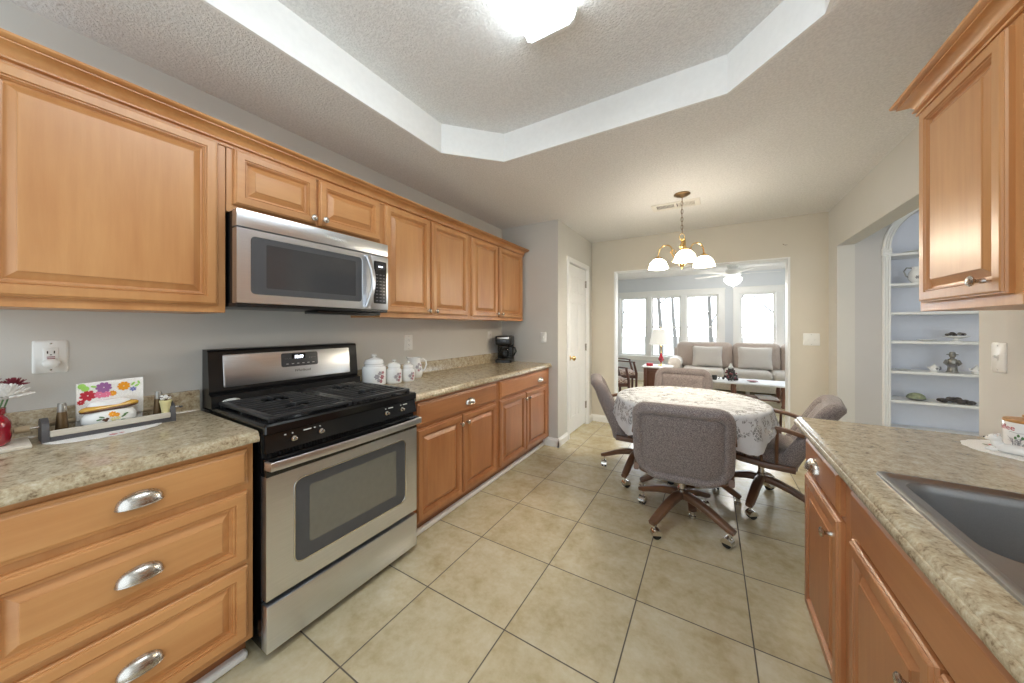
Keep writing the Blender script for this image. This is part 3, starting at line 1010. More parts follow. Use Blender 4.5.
# oven door
mb = MB()
fr = [(.004, .238), (RW - .004, .238), (RW - .004, .713), (.004, .713)]
def odoor(y): return [(x, y, z) for x, z in fr]
wx0, wx1, wz0, wz1 = .105, .672, .325, .668
def wl(i, y, r=.03): return [( (wx0 + wx1) / 2 + px, y, (wz0 + wz1) / 2 + pz) for px, pz in rrect((wx1 - wx0) / 2 + i, (wz1 - wz0) / 2 + i, r, 5)]
mb.poly([odoor(0.0), wl(0, 0.0)])
mb.rings([odoor(0.0), odoor(.006), odoor(.044)], cap0=False)
mb.rings([wl(0, 0), wl(-.002, .004)], cap0=False, cap1=False)
od = mb.obj('oven_door', M['steel'], rg_, smooth=30)
mb = MB(); mb.rings([wl(.004, -.0012, .034), wl(.0035, -.003, .034), wl(-.001, -.003, .03), wl(-.002, .001, .03)], cap0=False, cap1=False)
mb.obj('window_trim', M['chrome'], od)
mb = MB(); mb.rings([wl(-.001, .001)], cap0=False, cap1=True) if False else mb.poly([wl(-.001, .001), [((wx0 + wx1) / 2 + px, .001, (wz0 + wz1) / 2 + .006 + pz) for px, pz in rrect(.225, .122, .012, 4)]])
mb.obj('window_frame', M['grey'], od)
mb = MB(); mb.rings([[((wx0 + wx1) / 2 + px, .002, (wz0 + wz1) / 2 + .006 + pz) for px, pz in rrect(.226, .123, .012, 4)]], cap0=False)
mb.obj('window_glass', M['dglass2'], od)
# handle: flat bowed bar
mb = MB()
pth = [(.004, .0, .762)] + [(x, -.035 - .012 * sin(pi * (x / RW)), .762) for x in [RW * (.01 + .98 * k / 20) for k in range(21)]] + [(RW - .004, .0, .762)]
mb.tube(pth, 0, flat=(.012, .034))
mb.obj('handle', M['steel'], od)
mb = MB(); mb.box((.004, .0, .713), (RW - .004, .044, .782), r=.002); mb.obj('door_cap_shadow', M['black'], od)  # black cap carried lower to paint the shadow line under the handle
# vent strip with ribs
mb = MB(); mb.box((.01, .02, .782), (RW - .01, .05, .802))
for k in range(60): mb.box((.02 + k * .0122, .014, .784), (.026 + k * .0122, .022, .800))
mb.obj('vent_strip', M['blackp'], rg_, smooth=0)
# slanted control panel
mb = MB()
sec = [(.05, .80), (.004, .803), (.0, .806), (.018, .872), (.05, .876)]
mb.rings([[(x, y, z) for y, z in sec] for x in (.004, RW - .004)])
cp = mb.obj('control_panel', M['black'], rg_, smooth=20)
for k, x in enumerate((.105, .215, .555, .655)):
    mb = MB(); mb.lathe([(.011, 0), (.011, .003), (.006, .004), (.006, .02), (.004, .021), (.001, .021)], 12, xf=lambda p: Vector((x + p.x, .006 - p.z, .838 + p.y + p.z * .1)))
    mb.obj('knob_stem', M['chrome'], cp)
mb = MB()
for x, wd in ((.075, .006), (.102, .004), (.16, .03), (.19, .006), (.212, .004), (.553, .004), (.585, .028), (.652, .004), (.68, .026)):
    mb = MB(); mb.box((x - wd / 2, .0085, .858), (x + wd / 2, .0125, .862))
    mb.obj('panel_mark', M['white'], cp, smooth=0)
# cooktop
mb = MB()
mb.rings([[(cx_, cy_, z) for cx_, cy_ in [(RW / 2 + px, .315 + py) for px, py in rrect(RW / 2 - i, .315 - i, .012, 3)]] for i, z in ((.004, .877), (0, .880), (0, .908), (.006, .915), (.022, .917), (.034, .908), (.05, .905))], cap0=True, cap1=True)
ck = mb.obj('cooktop', M['black'], rg_, smooth=30)
for bx, by, br in ((.19, .17, .045), (.19, .40, .036), (.57, .17, .04), (.57, .40, .045)):
    mb = MB()
    mb.lathe([(br + .02, 0), (br + .018, .004), (br, .006), (br, .014), (br - .004, .019), (.001, .020)], 20, (bx, by, .905))
    mb.obj('burner', M['blackm'], ck)
for gx0, gx1 in ((.026, .379), (.383, .734)):
    mb = MB()
    gy0, gy1, zt, zb = .032, .528, .938, .924
    wd = .022
    def bar(a, b, w_, z1=zt, z0=zb):
        (ax, ay), (bx_, by_) = a, b
        if abs(ax - bx_) > abs(ay - by_): mb.box((ax, ay - w_ / 2, z0), (bx_, by_ + w_ / 2, z1), r=.003)
        else: mb.box((ax - w_ / 2, ay, z0), (bx_ + w_ / 2, by_, z1), r=.003)
    bar((gx0, gy0 + .01), (gx1, gy0 + .01), wd); bar((gx0, gy1 - .01), (gx1, gy1 - .01), wd)
    bar((gx0 + .012, gy0), (gx0 + .012, gy1), .026); bar((gx1 - .010, gy0), (gx1 - .010, gy1), .02)
    cxg = (gx0 + gx1) / 2
    for k in range(9):
        y = gy0 + .053 + k * .0485
        near = [abs(y - b_) for b_ in (.17, .40)]
        gap = .05 if min(near) < .03 else 0
        if gap:
            bar((gx0 + .02, y), (cxg - gap, y), .009); bar((cxg + gap, y), (gx1 - .015, y), .009)
        else:
            bar((gx0 + .02, y), (gx1 - .015, y), .009)
    for by in (.17, .40):
        bar((cxg, by - .075), (cxg, by - .02), .010, .941); bar((cxg, by + .02), (cxg, by + .075), .010, .941)
    for px in (gx0 + .012, gx1 - .010):
        for py in (gy0 + .01, gy1 - .01, .295): mb.box((px - .008, py - .008, .905), (px + .008, py + .008, .925))
    mb.obj('grate', M['blackm'], rg_, smooth=30)
# backguard
mb = MB()
sec = [(.645, .90), (.53, .90), (.535, .965), (.566, .972), (.560, .985), (.580, 1.172), (.588, 1.182), (.645, 1.184)]
mb.rings([[(x, y, z) for y, z in sec] for x in (.0, .012, RW - .012, RW)])
bgd = mb.obj('backguard', M['blackp'], rg_, smooth=20)
def bgy(z): return .560 + (z - .985) * (.02 / .187)
mb = MB()
mb.rings([[(RW / 2 + px, bgy(1.078 + pz) - d, 1.078 + pz) for px, pz in rrect(.325 - i, .079 - i, .006, 3)] for i, d in ((0, 0), (0, .003), (.002, .004))], cap0=False)
mb.obj('face_panel', M['steel'], bgd)
mb = MB()
mb.rings([[(.405 + px, bgy(1.108 + pz) - d, 1.108 + pz) for px, pz in rrect(.098 - i, .038 - i, .01, 4)] for i, d in ((0, .003), (0, .006), (.003, .007))], cap0=False)
disp = mb.obj('display', M['grey'], bgd)
mb = MB(); mb.box((.36, bgy(1.12) - .0078, 1.105), (.432, bgy(1.12) - .006, 1.14)); mb.obj('clock_window', M['black'], disp, smooth=0)
text_part('clock_digits', '10:09', .026, M['digit'], disp, lambda x, y, z: (.396 + x * .85, bgy(1.12) - .0092 - z, 1.1225 + y))
mb = MB()
for k in range(6): mb.box((.33 + k * .028, bgy(1.085) - .0076, 1.084), (.342 + k * .028, bgy(1.085) - .0066, 1.087))
for k in range(3): mb.box((.322 + k * .012, bgy(1.12) - .0076, 1.112), (.329 + k * .012, bgy(1.12) - .0066, 1.115)); mb.box((.452 + k * .014, bgy(1.12) - .0076, 1.112), (.460 + k * .014, bgy(1.12) - .0066, 1.115))
mb.obj('button_mark', M['white'], disp, smooth=0)
text_part('logo', 'Whirlpool', .021, M['grey'], bgd, lambda x, y, z: (.415 + x, bgy(1.045) - .0042 - z, 1.045 + y), shear=.25)
mb = MB()
mb.rings([[(.075 + .036 * q * cos(2 * pi * i / 24), .5325 - d, .935 + .012 * q * sin(2 * pi * i / 24)) for i in range(24)] for q, d in ((1, -.002), (1, .0012), (.94, .002))], cap0=False)
bd = mb.obj('badge', M['white'], bgd)
mb = MB(); mb.rings([[(.075 + .031 * q * cos(2 * pi * i / 24), .5300, .935 + .0095 * q * sin(2 * pi * i / 24)) for i in range(24)] for q in (1, .9)], cap0=False, cap1=False)
mb.obj('badge_ring', M['grey'], bd)
text_part('badge_lettering', 'ACCUBAKE', .0085, M['grey'], bd, lambda x, y, z: (.075 + x, .5298 - z, .935 + y))

# ================================================================== MICROWAVE
mw = thing('microwave', 'stainless over-the-range microwave with dark window under the short cabinet', 'microwave', (-1.712, 0.589, 0), LEFT)
MW_ = 0.762
mb = MB(); mb.box((.004, .045, 1.388), (MW_ - .004, .385, 1.799), r=.003); mb.obj('body', M['blackp'], mw, smooth=30)
mb = MB(); mb.box((0, .002, 1.724), (MW_, .05, 1.799), r=.003)
for k in range(30): mb.box((.06 + k * .021, .06, 1.7985), (.072 + k * .021, .04, 1.8003))
tv = mb.obj('top_grille', M['steel'], mw, smooth=30)
text_part('logo', 'Whirlpool', .026, M['porc'], tv, lambda x, y, z: (.43 + x, .0015 - z, 1.762 + y), shear=.25)
DX1 = .640
mb = MB()
fr2 = [(0, 1.397), (DX1, 1.397), (DX1, 1.718), (0, 1.718)]
def mwl(i, y, r=.018): return [(.317 + px, y, 1.563 + pz) for px, pz in rrect(.268 + i, .127 + i, r, 4)]
mb.poly([[(x, 0, z) for x, z in fr2], mwl(0, 0)])
mb.rings([[(x, 0, z) for x, z in fr2], [(x, .045, z) for x, z in fr2]], cap0=False)
mb.rings([mwl(0, 0), mwl(-.002, .003)], cap0=False, cap1=False)
md = mb.obj('door', M['steel'], mw, smooth=30)
mb = MB(); mb.poly([mwl(-.001, .0012), [(.327 + px, .0012, 1.565 + pz) for px, pz in rrect(.218, .098, .006, 3)]]); mb.obj('window_frame', M['grey'], md)
mb = MB(); mb.rings([[(.327 + px, .002, 1.565 + pz) for px, pz in rrect(.2185, .0985, .006, 3)]], cap0=False); mb.obj('window_glass', M['dglass'], md)
mb = MB()
pth = [(.612, .002, 1.703)] + [(.612 + .020 * sin(pi * k / 14), -.012 - .026 * sin(pi * k / 14), 1.703 - .29 * k / 14) for k in range(15)] + [(.612, .002, 1.413)]
mb.tube(pth, 0, flat=(.03, .010))
mb.obj('handle', M['steel'], md)
mb = MB(); mb.box((DX1 + .003, 0, 1.397), (MW_, .05, 1.718), r=.003); pn = mb.obj('side_panel', M['steel'], mw, smooth=30)
mb = MB(); mb.rings([[(.704 + px, -d, 1.56 + pz) for px, pz in rrect(.044 - i, .127 - i, .006, 3)] for i, d in ((0, -.002), (0, .001), (.002, .002))], cap0=False); kp = mb.obj('keypad', M['blackp'], pn)
mb = MB(); mb.box((.672, -.0032, 1.635), (.736, -.001, 1.675)); mb.obj('display', M['dglass'], kp, smooth=0)
mb = MB()
for r_ in range(9):
    for c_ in range(3): mb.box((.674 + c_ * .024, -.003, 1.447 + r_ * .0195), (.688 + c_ * .024, -.001, 1.452 + r_ * .0195))
mb.obj('key_mark', M['greyp'], kp, smooth=0)
mb = MB(); mb.box((.69, -.004, 1.652), (.718, -.0028, 1.658)); mb.obj('display_digits', M['digit'], kp, smooth=0)
mb = MB(); mb.box((.0, .006, 1.381), (MW_, .36, 1.3955), r=.002); mb.box((.35, .03, 1.362), (.73, .16, 1.381), r=.004)
mb.obj('underside_vent', M['blackp'], mw, smooth=30)

# ================================================================== WALL PLATES
def plate(name, label, cat, loc, rz, kind, w_=.072, h_=.116):
    t = thing(name, label, cat, loc, rz)
    mb = MB()
    mb.rings([[(px, -d, pz) for px, pz in rrect(w_ / 2 - i, h_ / 2 - i, .006, 3)] for i, d in ((0, 0), (0, .002), (.004, .006))], cap0=True)
    mb.obj('cover_plate', M['white'], t)
    n = 2 if w_ > .1 else 1
    for k in range(n):
        ox = (k - (n - 1) / 2) * .046
        if kind == 'toggle':
            mb = MB(); mb.box((ox - .005, -.008, -.012), (ox + .005, -.005, .012), r=.001)
            mb.rings([[(ox + sx, y_, z_ + sz) for sx, sz in ((-.004, -.005), (.004, -.005), (.004, .005), (-.004, .005))] for y_, z_ in ((-.006, 0), (-.018, .006))])
            mb.obj('toggle', M['white'], t)
        elif kind == 'duplex':
            for dz in (-.02, .02):
                mb = MB(); mb.rings([[(px, -d, dz + pz) for px, pz in rrect(.017, .014, .008, 4)] for d in (.004, .0075)], cap0=False)
                rc = mb.obj('receptacle', M['white'], t)
                mb = MB(); mb.box((-.008, -.008, dz - .001), (-.006, -.0068, dz + .008)).box((.006, -.008, dz - .001), (.008, -.0068, dz + .008)).lathe([(.003, 0), (.003, .001), (.001, .001)], 8, xf=lambda p: Vector((p.x, -.0068 - p.z, dz - .007 + p.y)))
                mb.obj('slots', M['greyp'], rc, smooth=0)
        elif kind == 'gfci':
            mb = MB(); mb.box((-.017, -.009, -.034), (.017, -.005, .034), r=.002); rc = mb.obj('receptacle', M['white'], t)
            mb = MB(); mb.box((-.009, -.0096, .012), (-.006, -.0088, .022)).box((.006, -.0096, .012), (.009, -.0088, .022)).box((-.002, -.0096, .006), (.002, -.0088, .009)); mb.obj('slots', M['dark'], rc, smooth=0)
            mb = MB(); mb.box((-.009, -.0105, -.002), (.009, -.0088, .001)); mb.box((-.009, -.0105, -.008), (.009, -.0088, -.005)); mb.obj('button', M['maroon'], rc, smooth=0)
            mb = MB(); mb.lathe([(.02, 0), (.021, .004), (.019, .016), (.012, .02), (.001, .021)], 18, xf=lambda p: Vector((p.x, -.009 - p.z, -.024 + p.y * .8))); mb.obj('plug_cap', M['white'], t)
    mb = MB()
    for dz in ((h_ / 2 - .012), -(h_ / 2 - .012)):
        mb.lathe([(.003, 0), (.003, .001), (.001, .0015)], 8, xf=lambda p: Vector((p.x, -.0058 - p.z, dz + p.y)))
    mb.obj('screw', M['nickel'], t)
    return t
plate('wall_outlet', 'white outlet with plug cap above the towel and counter tray', 'outlet', (XL, .163, 1.182), LEFT, 'gfci', .08, .122)
plate('wall_outlet', 'white outlet on the wall above the pitcher', 'outlet', (XL, 1.872, 1.163), LEFT, 'duplex', .082, .125)
plate('wall_outlet', 'white outlet on the wall behind the coffee maker', 'outlet', (XL, 3.03, 1.18), LEFT, 'duplex', .08, .12)
plate('light_switch', 'white switch plate on the grey pantry side wall', 'switch', (-1.574, YB, 1.174), 0, 'toggle')
plate('light_switch', 'white double switch plate right of the sunroom opening', 'switch', (.882, YF, 1.162), 0, 'toggle', .13, .125)
plate('light_switch', 'white switch plate on the wall beside the niche shelves', 'switch', (XR, 2.18, 1.168), RIGHT, 'toggle', .078, .122)

# ================================================================== CEILING LIGHT, VENT, CHANDELIER
fl = thing('ceiling_light', 'long fluorescent ceiling light with glowing lens in the tray ceiling', 'ceiling light', (-0.6, 0.0, 0))
mb = MB()
sec = [(-.118, ZT - .002), (-.118, ZT - .016), (-.105, ZT - .05), (-.085, ZT - .062), (.085, ZT - .062), (.105, ZT - .05), (.118, ZT - .016), (.118, ZT - .002)]
mb.rings([[(x, y, z) for x, z in sec] for y in (.12, 1.315)])
mb.obj('lens', M['fluo'], fl, smooth=0)
mb = MB()
for y0, y1 in ((.11, .122), (1.313, 1.33)):
    mb = MB(); mb.rings([[(x * 1.03, y, z - (.003 if z < ZT - .01 else 0)) for x, z in sec] for y in (y0, y1)])
    mb.obj('end_cap', M['trim'], fl, smooth=0)

vn = thing('ceiling_vent', 'white slatted air register in the ceiling behind the chandelier', 'vent', (-.285, 3.462, ZC))
mb = MB()
def fl_rect(a, b, z): return [(px, py, z) for px, py in ((a, b), (-a, b), (-a, -b), (a, -b))]
mb.rings([fl_rect(.205, .095, -.001), fl_rect(.201, .091, -.008), fl_rect(.162, .056, -.008), fl_rect(.160, .054, -.001)], cap0=False, cap1=False)
mb.box((-.012, -.056, -.007), (.012, .056, -.002))
mb.obj('frame', M['vent'], vn, smooth=0)
mb = MB(); mb.box((-.159, -.055, -.0012), (.159, .055, -.0004)); mb.obj('duct', M['dark'], vn, smooth=0)
mb = MB()
for s_ in (-1, 1):
    for k in range(13):
        x = s_ * (.02 + k * .0108)
        mb.rings([[(x + dx_, -.054, z_), (x + dx_ + .0045, -.054, z_), (x + dx_ + .0045, .054, z_), (x + dx_, .054, z_)] for dx_, z_ in ((0, -.0075), (.004 * s_, -.002))])
mb.obj('slats', M['vent'], vn, smooth=0)

CH = (-.212, 3.208)
ch = thing('chandelier', 'brass chandelier with three lit white glass shades over the table', 'chandelier', (CH[0], CH[1], 0))
mb = MB(); mb.lathe([(.001, 0), (.065, 0), (.066, -.006), (.05, -.012), (.046, -.018), (.02, -.024), (.008, -.032), (.001, -.034)], 28, (0, 0, ZC)); mb.obj('canopy', M['bronze'], ch)
mb = MB()
zc_ = ZC - .03
k = 0
while zc_ > 2.115:
    a = k % 2
    pts = []
    for i in range(14):
        t = 2 * pi * i / 14
        lx, lz = .0085 * cos(t), .021 * sin(t)
        pts.append((lx, 0, zc_ - .02 + lz) if a else (0, lx, zc_ - .02 + lz))
    mb.tube(pts, .0022, 6, closed=True)
    zc_ -= .034; k += 1
mb.tube([(.004, .004, ZC - .03), (-.003, .003, 2.3), (.004, -.003, 2.1)], .0016, 5)
mb.obj('chain', M['bronze'], ch)
mb = MB()
mb.tube([(.02 * cos(2 * pi * i / 16), 0, 2.075 + .024 * sin(2 * pi * i / 16)) for i in range(16)], .003, 7, closed=True)
mb.lathe([(.001, 2.056), (.008, 2.052), (.012, 2.04), (.006, 2.03), (.008, 2.015), (.02, 2.0), (.024, 1.985), (.014, 1.97), (.01, 1.95), (.022, 1.93), (.034, 1.915), (.036, 1.90), (.02, 1.885), (.018, 1.86), (.024, 1.85), (.024, 1.825), (.016, 1.815), (.006, 1.805), (.007, 1.795), (.001, 1.79)], 18)
mb.obj('centre_column', M['brass'], ch)
FRONT = math.atan2(-CH[1], -CH[0])
for k in range(3):
    az = FRONT + radians(6) + k * 2 * pi / 3
    ca, sa = cos(az), sin(az)
    def pol(r, z): return (r * ca, r * sa, z)
    mb = MB()
    path = [pol(.02, 1.915), pol(.05, 1.905), pol(.08, 1.92)] + [pol(.145 + .062 * cos(radians(t)), 1.965 + .062 * sin(radians(t))) for t in range(190, -1, -19)] + [pol(.212, 1.945), pol(.212, 1.93)]
    mb.tube(path, .0055, 8)
    mb.tube([pol(.075 + .026 * cos(radians(t)) * (1 - t / 900), 1.95 + .026 * sin(radians(t)) * (1 - t / 900)) for t in range(0, 480, 24)], .003, 6)
    arm = mb.obj('arm', M['brass'], ch)
    c0 = pol(.212, 0)
    mb = MB(); mb.lathe([(.001, 1.943), (.008, 1.942), (.014, 1.934), (.028, 1.925), (.030, 1.912), (.026, 1.908)], 18, c0); mb.obj('shade_holder', M['brass'], arm)
    mb = MB()
    mb.lathe([(q * .88 if q > .03 else q, 1.914 - (1.914 - z_) * .86) for q, z_ in [(.024, 1.914), (.05, 1.90), (.075, 1.872), (.09, 1.835), (.094, 1.822), (.1, 1.814), (.101, 1.809), (.096, 1.811), (.088, 1.83), (.07, 1.872), (.046, 1.895), (.022, 1.908)]], 28, c0, cap0=False, cap1=False)
    sh = mb.obj('lamp_shade', M['shade'], ch)
    mb = MB()
    for rr, zz in ((.090, 1.824), (.084, 1.842)):
        mb.tube([(c0[0] + rr * cos(2 * pi * i / 28), c0[1] + rr * sin(2 * pi * i / 28), zz) for i in range(28)], .0034, 6, closed=True)
    mb.obj('gilt_band', M['brass'], sh)
    lamp('chandelier_bulb', (CH[0] + c0[0], CH[1] + c0[1], 1.835), BULB_W, (1.0, .84, .62), .05)

# ================================================================== DINING SET
def bent(y0, H, recline, wrap, curl):
    """map upright slab (x, y, z) to a reclined, hugging chair back"""
    def f(p):
        u = p.z / H
        yy = y0 + p.y + wrap * p.x * p.x - recline * p.z - curl * u * u
        return Vector((p.x * (1.0 - .05 * max(0, u - .2)), yy, .335 + p.z * .98 + p.y * .22))
    return f
def make_chair(base_az, tilt=0.0):
    t = thing('dining_chair', '', 'chair')
    ct_, st_ = cos(tilt), sin(tilt)
    def lean(p):
        y, z = p.y, p.z - .36
        return Vector((p.x, y * ct_ - z * st_, .36 + z * ct_ + y * st_))
    H, HW = .522, .277
    g = bent(-.155, H, .36, .62, .035)
    def f(p): return lean(g(p))
    mb = MB()
    prof = [(.16, .035), (.11, .040), (.08, .036), (.07, .028), (.062, .036), (.035, .050), (.012, .040), (.0, .014), (0, -.012), (.010, -.036), (.032, -.048), (.052, -.040), (.058, -.031), (.064, -.034), (.10, -.038), (.15, -.039), (.2, -.039)]
    slab(mb, -HW, HW, 0, H, prof, R=.095, rb=.15, seg=8, xf=f)
    mb.obj('backrest', M['chair'], t, smooth=60)
    # piping seam on the back panel
    mb = MB()
    a, b = HW - .06, H / 2 - .06
    pts = [f(Vector((px, -.034, H / 2 + pz))) for px, pz in rrect2(a, b, .045, .09, 8)]
    mb.tube(pts, .003, 6, closed=True)
    mb.obj('piping', M['chair'], t)
    # seat cushion
    mb = MB()
    rs = []
    for i, z in ((.08, .392), (.01, .395), (0, .41), (0, .455), (.012, .478), (.05, .490), (.14, .496)):
        rs.append([lean(Vector((px, .045 + py, z + (.012 if py > .15 and z > .45 else 0)))) for px, py in rrect(.262 - i, .25 - i, .09, 7)])
    mb.rings(rs)
    mb.obj('seat', M['chair'], t, smooth=60)
    mb = MB()
    mb.rings([[lean(Vector((px, .04 + py, z))) for px, py in rrect(.25 - i, .235 - i, .07, 6)] for i, z in ((.03, .362), (0, .366), (0, .392), (.01, .394))])
    mb.obj('seat_frame', M['chair_wood'], t)
    for s_ in (-1, 1):
        x = s_ * .268
        def lp(P): return [lean(Vector(p)) for p in P]
        mb = MB()
        mb.tube(lp([(x * .97, -.21, .625), (x, -.12, .640), (x * 1.03, -.02, .642), (x * 1.03, .07, .636), (x * .97, .135, .622)]), 0, flat=[(.045, .024)] * 4 + [(.04, .02)])
        arm = mb.obj('armrest', M['chair_wood'], t)
        mb = MB(); mb.tube(lp([(x * .96, -.19, .395), (x, -.05, .382), (x, .10, .382), (x * .95, .20, .388)]), 0, flat=(.03, .042)); mb.obj('arm_rail', M['chair_wood'], arm)
        for y0, y1 in ((-.09, -.08), (-.01, 0), (.08, .065)):
            mb = MB(); mb.tube(lp([(x, y0 - .005, .388), (x * 1.01, (y0 + y1) / 2, .51), (x * 1.02, y1, .635)]), [.009, .011, .008], 8); mb.obj('spindle', M['chair_wood'], arm)
    mb = MB()
    mb.lathe([(.055, .362), (.055, .350), (.02, .345), (.02, .23), (.026, .225), (.026, .165), (.02, .16)], 16)
    mb.obj('swivel_post', M['nickel'], t)
    for k in range(4):
        az = base_az + radians(90 * k)
        ca, sa = cos(az), sin(az)
        mb = MB()
        path = [(r * ca, r * sa, z) for r, z in ((.012, .190), (.06, .190), (.11, .178), (.17, .158), (.23, .132), (.285, .108), (.318, .098))]
        mb.tube(path, 0, flat=[(.05, .05), (.055, .05), (.056, .046), (.055, .04), (.053, .036), (.05, .032), (.04, .028)])
        lg = mb.obj('leg', M['chair_wood'], t, smooth=45)
        cx_, cy_ = .292 * ca, .292 * sa
        mb = MB()
        mb.lathe([(.0065, .10), (.0065, .06), (.012, .056), (.012, .05)], 10, (cx_, cy_, 0))
        b1 = az + 1.1 + k * .7
        ux, uy = cos(b1), sin(b1)
        wx, wy = cx_ + ux * .012, cy_ + uy * .012
        def cx2(p): return Vector((wx + ux * p.x - uy * p.y, wy + uy * p.x + ux * p.y, p.z))
        # hooded twin-wheel caster
        hood = [(.031 * cos(radians(a_)), .030 * sin(radians(a_)) + .028) for a_ in range(-5, 186, 19)]
        mb.rings([[(h[0], y, h[1]) for h in hood] for y in (-.0235, -.021, .021, .0235)], xf=cx2)
        cs = mb.obj('caster', M['chrome'], lg)
        mb = MB()
        for y0 in (-.0205, .0045):
            mb.rings([[(r * cos(2 * pi * i / 16), y, .0265 + r * sin(2 * pi * i / 16)) for i in range(16)] for r, y in ((.018, y0), (.0262, y0 + .002), (.0262, y0 + .014), (.018, y0 + .016))], xf=cx2)
        mb.obj('caster_wheel', M['blackp'], lg)
    return t
for loc, rz, baz, tilt, lab in (
        ((-.163, 2.435, 0), 3, 63, 0, 'nearest mauve-grey dining chair, its padded back turned to the camera'),
        ((-.555, 3.03, 0), -72, 83, 0, 'mauve-grey dining chair at the left end of the lace-covered table'),
        ((.318, 3.005, 0), 80, 72, 5, 'reclined mauve-grey dining chair right of the table, behind the peninsula'),
        ((-.25, 3.62, 0), 180, 40, 0, 'mauve-grey dining chair on the far side of the table, before the sunroom')):
    c_ = make_chair(radians(baz - rz), radians(tilt))
    c_.location = loc
    c_.rotation_euler = (0, 0, radians(rz))
    c_['label'] = lab
    c_['group'] = 'swivel chairs round the dining table'

TC, TA, TB, TH = (-.15, 2.86), .495, .495, .745
tb = thing('dining_table', 'round wooden pedestal dining table under a white lace cloth', 'table', (TC[0], TC[1], 0))
def sup(a, b, n_, e=2.0):
    r = []
    for i in range(n_):
        t = 2 * pi * i / n_
        c, s = cos(t), sin(t)
        r.append((a * math.copysign(abs(c) ** (2 / e), c), b * math.copysign(abs(s) ** (2 / e), s)))
    return r
mb = MB()
mb.rings([[(x, y, z) for x, y in sup(TA - i, TB - i, 48)] for i, z in ((.02, TH - .03), (0, TH - .024), (0, TH - .006), (.006, TH))])
mb.obj('tabletop', M['chair_wood'], tb)
mb = MB()
mb.lathe([(.12, TH - .031), (.12, TH - .06), (.06, TH - .07), (.045, .55), (.06, .45), (.07, .33), (.06, .25), (.075, .22), (.075, .14), (.05, .13)], 24)
mb.obj('pedestal', M['chair_wood'], tb)
for k in range(4):
    az = radians(8 + 90 * k)
    ca, sa = cos(az), sin(az)
    mb = MB()
    mb.tube([(r * ca, r * sa, z) for r, z in ((.05, .19), (.12, .185), (.2, .15), (.28, .09), (.335, .055))], 0, flat=[(.06, .06), (.06, .055), (.058, .048), (.055, .04), (.05, .034)])
    lg = mb.obj('leg', M['chair_wood'], tb)
    mb = MB(); mb.lathe([(.016, .045), (.016, .02), (.022, .018), (.022, 0)], 12, (.325 * ca, .325 * sa, 0)); mb.obj('foot', M['chrome'], lg)

# lace tablecloth: flat over the top, hanging in folds, four soft corners
mb = MB()
n = 144
CA, CB = .66, .66
e_ = 2.0
rings, lacew = [], []
edge = sup(TA + .004, TB + .004, n, e_)
brd = sup(CA, CB, n, 3.4)
Zt = TH + .004
for f in (.001, .12, .24, .30, .36, .42, .5, .6, .72, .84, .93, .98, 1.0):
    rings.append([(x * f, y * f, Zt - (.002 if f == 1.0 else 0)) for x, y in edge])
    lacew.append(.55 if .24 <= f <= .5 else (.4 if .84 <= f <= .98 else .12))
for k in range(1, 15):
    u = k / 14
    ring = []
    for i, ((x, y), (bx, by)) in enumerate(zip(edge, brd)):
        t = 2 * pi * i / n
        L = sqrt(x * x + y * y)
        drop = .135 + .095 * abs(sin(2 * t)) ** 4
        wave = .5 + .5 * cos(9 * t + .8) * .7 + .15 * cos(17 * t)
        outw = .012 + u * (.012 + .035 * wave)
        scal = .008 * (abs(sin(t * 30)) if k == 14 else 0)
        q = min(1, u * 3.0)
        rise = drop * u - .004
        ring.append((x * (1 + outw / L), y * (1 + outw / L), Zt - .004 - rise - scal))
    rings.append(ring)
    lacew.append(.75 if .1 < u < .75 else .1)
mb.rings(rings, cap1=False)
cl = mb.obj('tablecloth', M['lace'], smooth=80)
ca_ = cl.data.color_attributes.new('lace', 'FLOAT_COLOR', 'POINT')
# weights by ring: look up by vertex order (doubles removed at the centre keep order)
zs = {}
for v in cl.data.vertices:
    best = 0
    rr = sqrt((v.co.x / TA) ** 2 + (v.co.y / TB) ** 2)
    if v.co.z < Zt - .003:
        u = (Zt - v.co.z) / .2
        wgt = .95 if .10 < u < .78 else .05
    else:
        se = (abs(v.co.x / TA) ** e_ + abs(v.co.y / TB) ** e_) ** (1 / e_)
        wgt = 1.0 if (.28 < se < .5) else (1.0 if .78 < se < .99 else .35)
    ca_.data[v.index].color = (wgt, 0, 0, 1)
tag(cl, 'white lace tablecloth draped over the round dining table', 'tablecloth', loc=(TC[0], TC[1], 0))

# ================================================================== SUNROOM FURNITURE
so = thing('sofa', 'long taupe sofa with rolled arm below the sunroom windows', 'sofa', (0, 0, 0))
SX, SE, SF, SBk = -.74, 1.95, 7.48, 8.30
def cushion(mb, a, b, r=.06, seg=4, xf=None, mi=0):
    x0, y0, z0 = a; x1, y1, z1 = b
    rs = []
    rr = min(r, (z1 - z0) / 2 - .001)
    cx_, cy_ = (x0 + x1) / 2, (y0 + y1) / 2
    hx, hy = (x1 - x0) / 2, (y1 - y0) / 2
    for k in range(seg + 1):
        t = pi / 2 * k / seg
        rs.append([(cx_ + px, cy_ + py, z0 + rr - rr * sin(pi / 2 - t) if False else z0 + rr * (1 - sin(t))) for px, py in rrect(hx - rr * (1 - cos(t)) if False else hx - rr * (1 - cos(pi / 2 - t)) if False else hx - rr * (1 - sin(pi / 2 - t + 0)), hy - rr * (1 - sin(pi / 2 - t)), r, 5)])
    rs = rs[::-1]
    top = [[(x, y, z0 + z1 - z) for x, y, z in q] for q in rs[::-1]]
    return mb.rings(rs + top, mi, xf=xf)
mb = MB(); mb.box((SX + .06, SF + .06, .07), (SE - .06, SBk, .28), r=.02)
for x in (SX + .1, .6, SE - .1): mb.box((x - .03, SF + .1, 0), (x + .03, SF + .16, .08), r=.004)
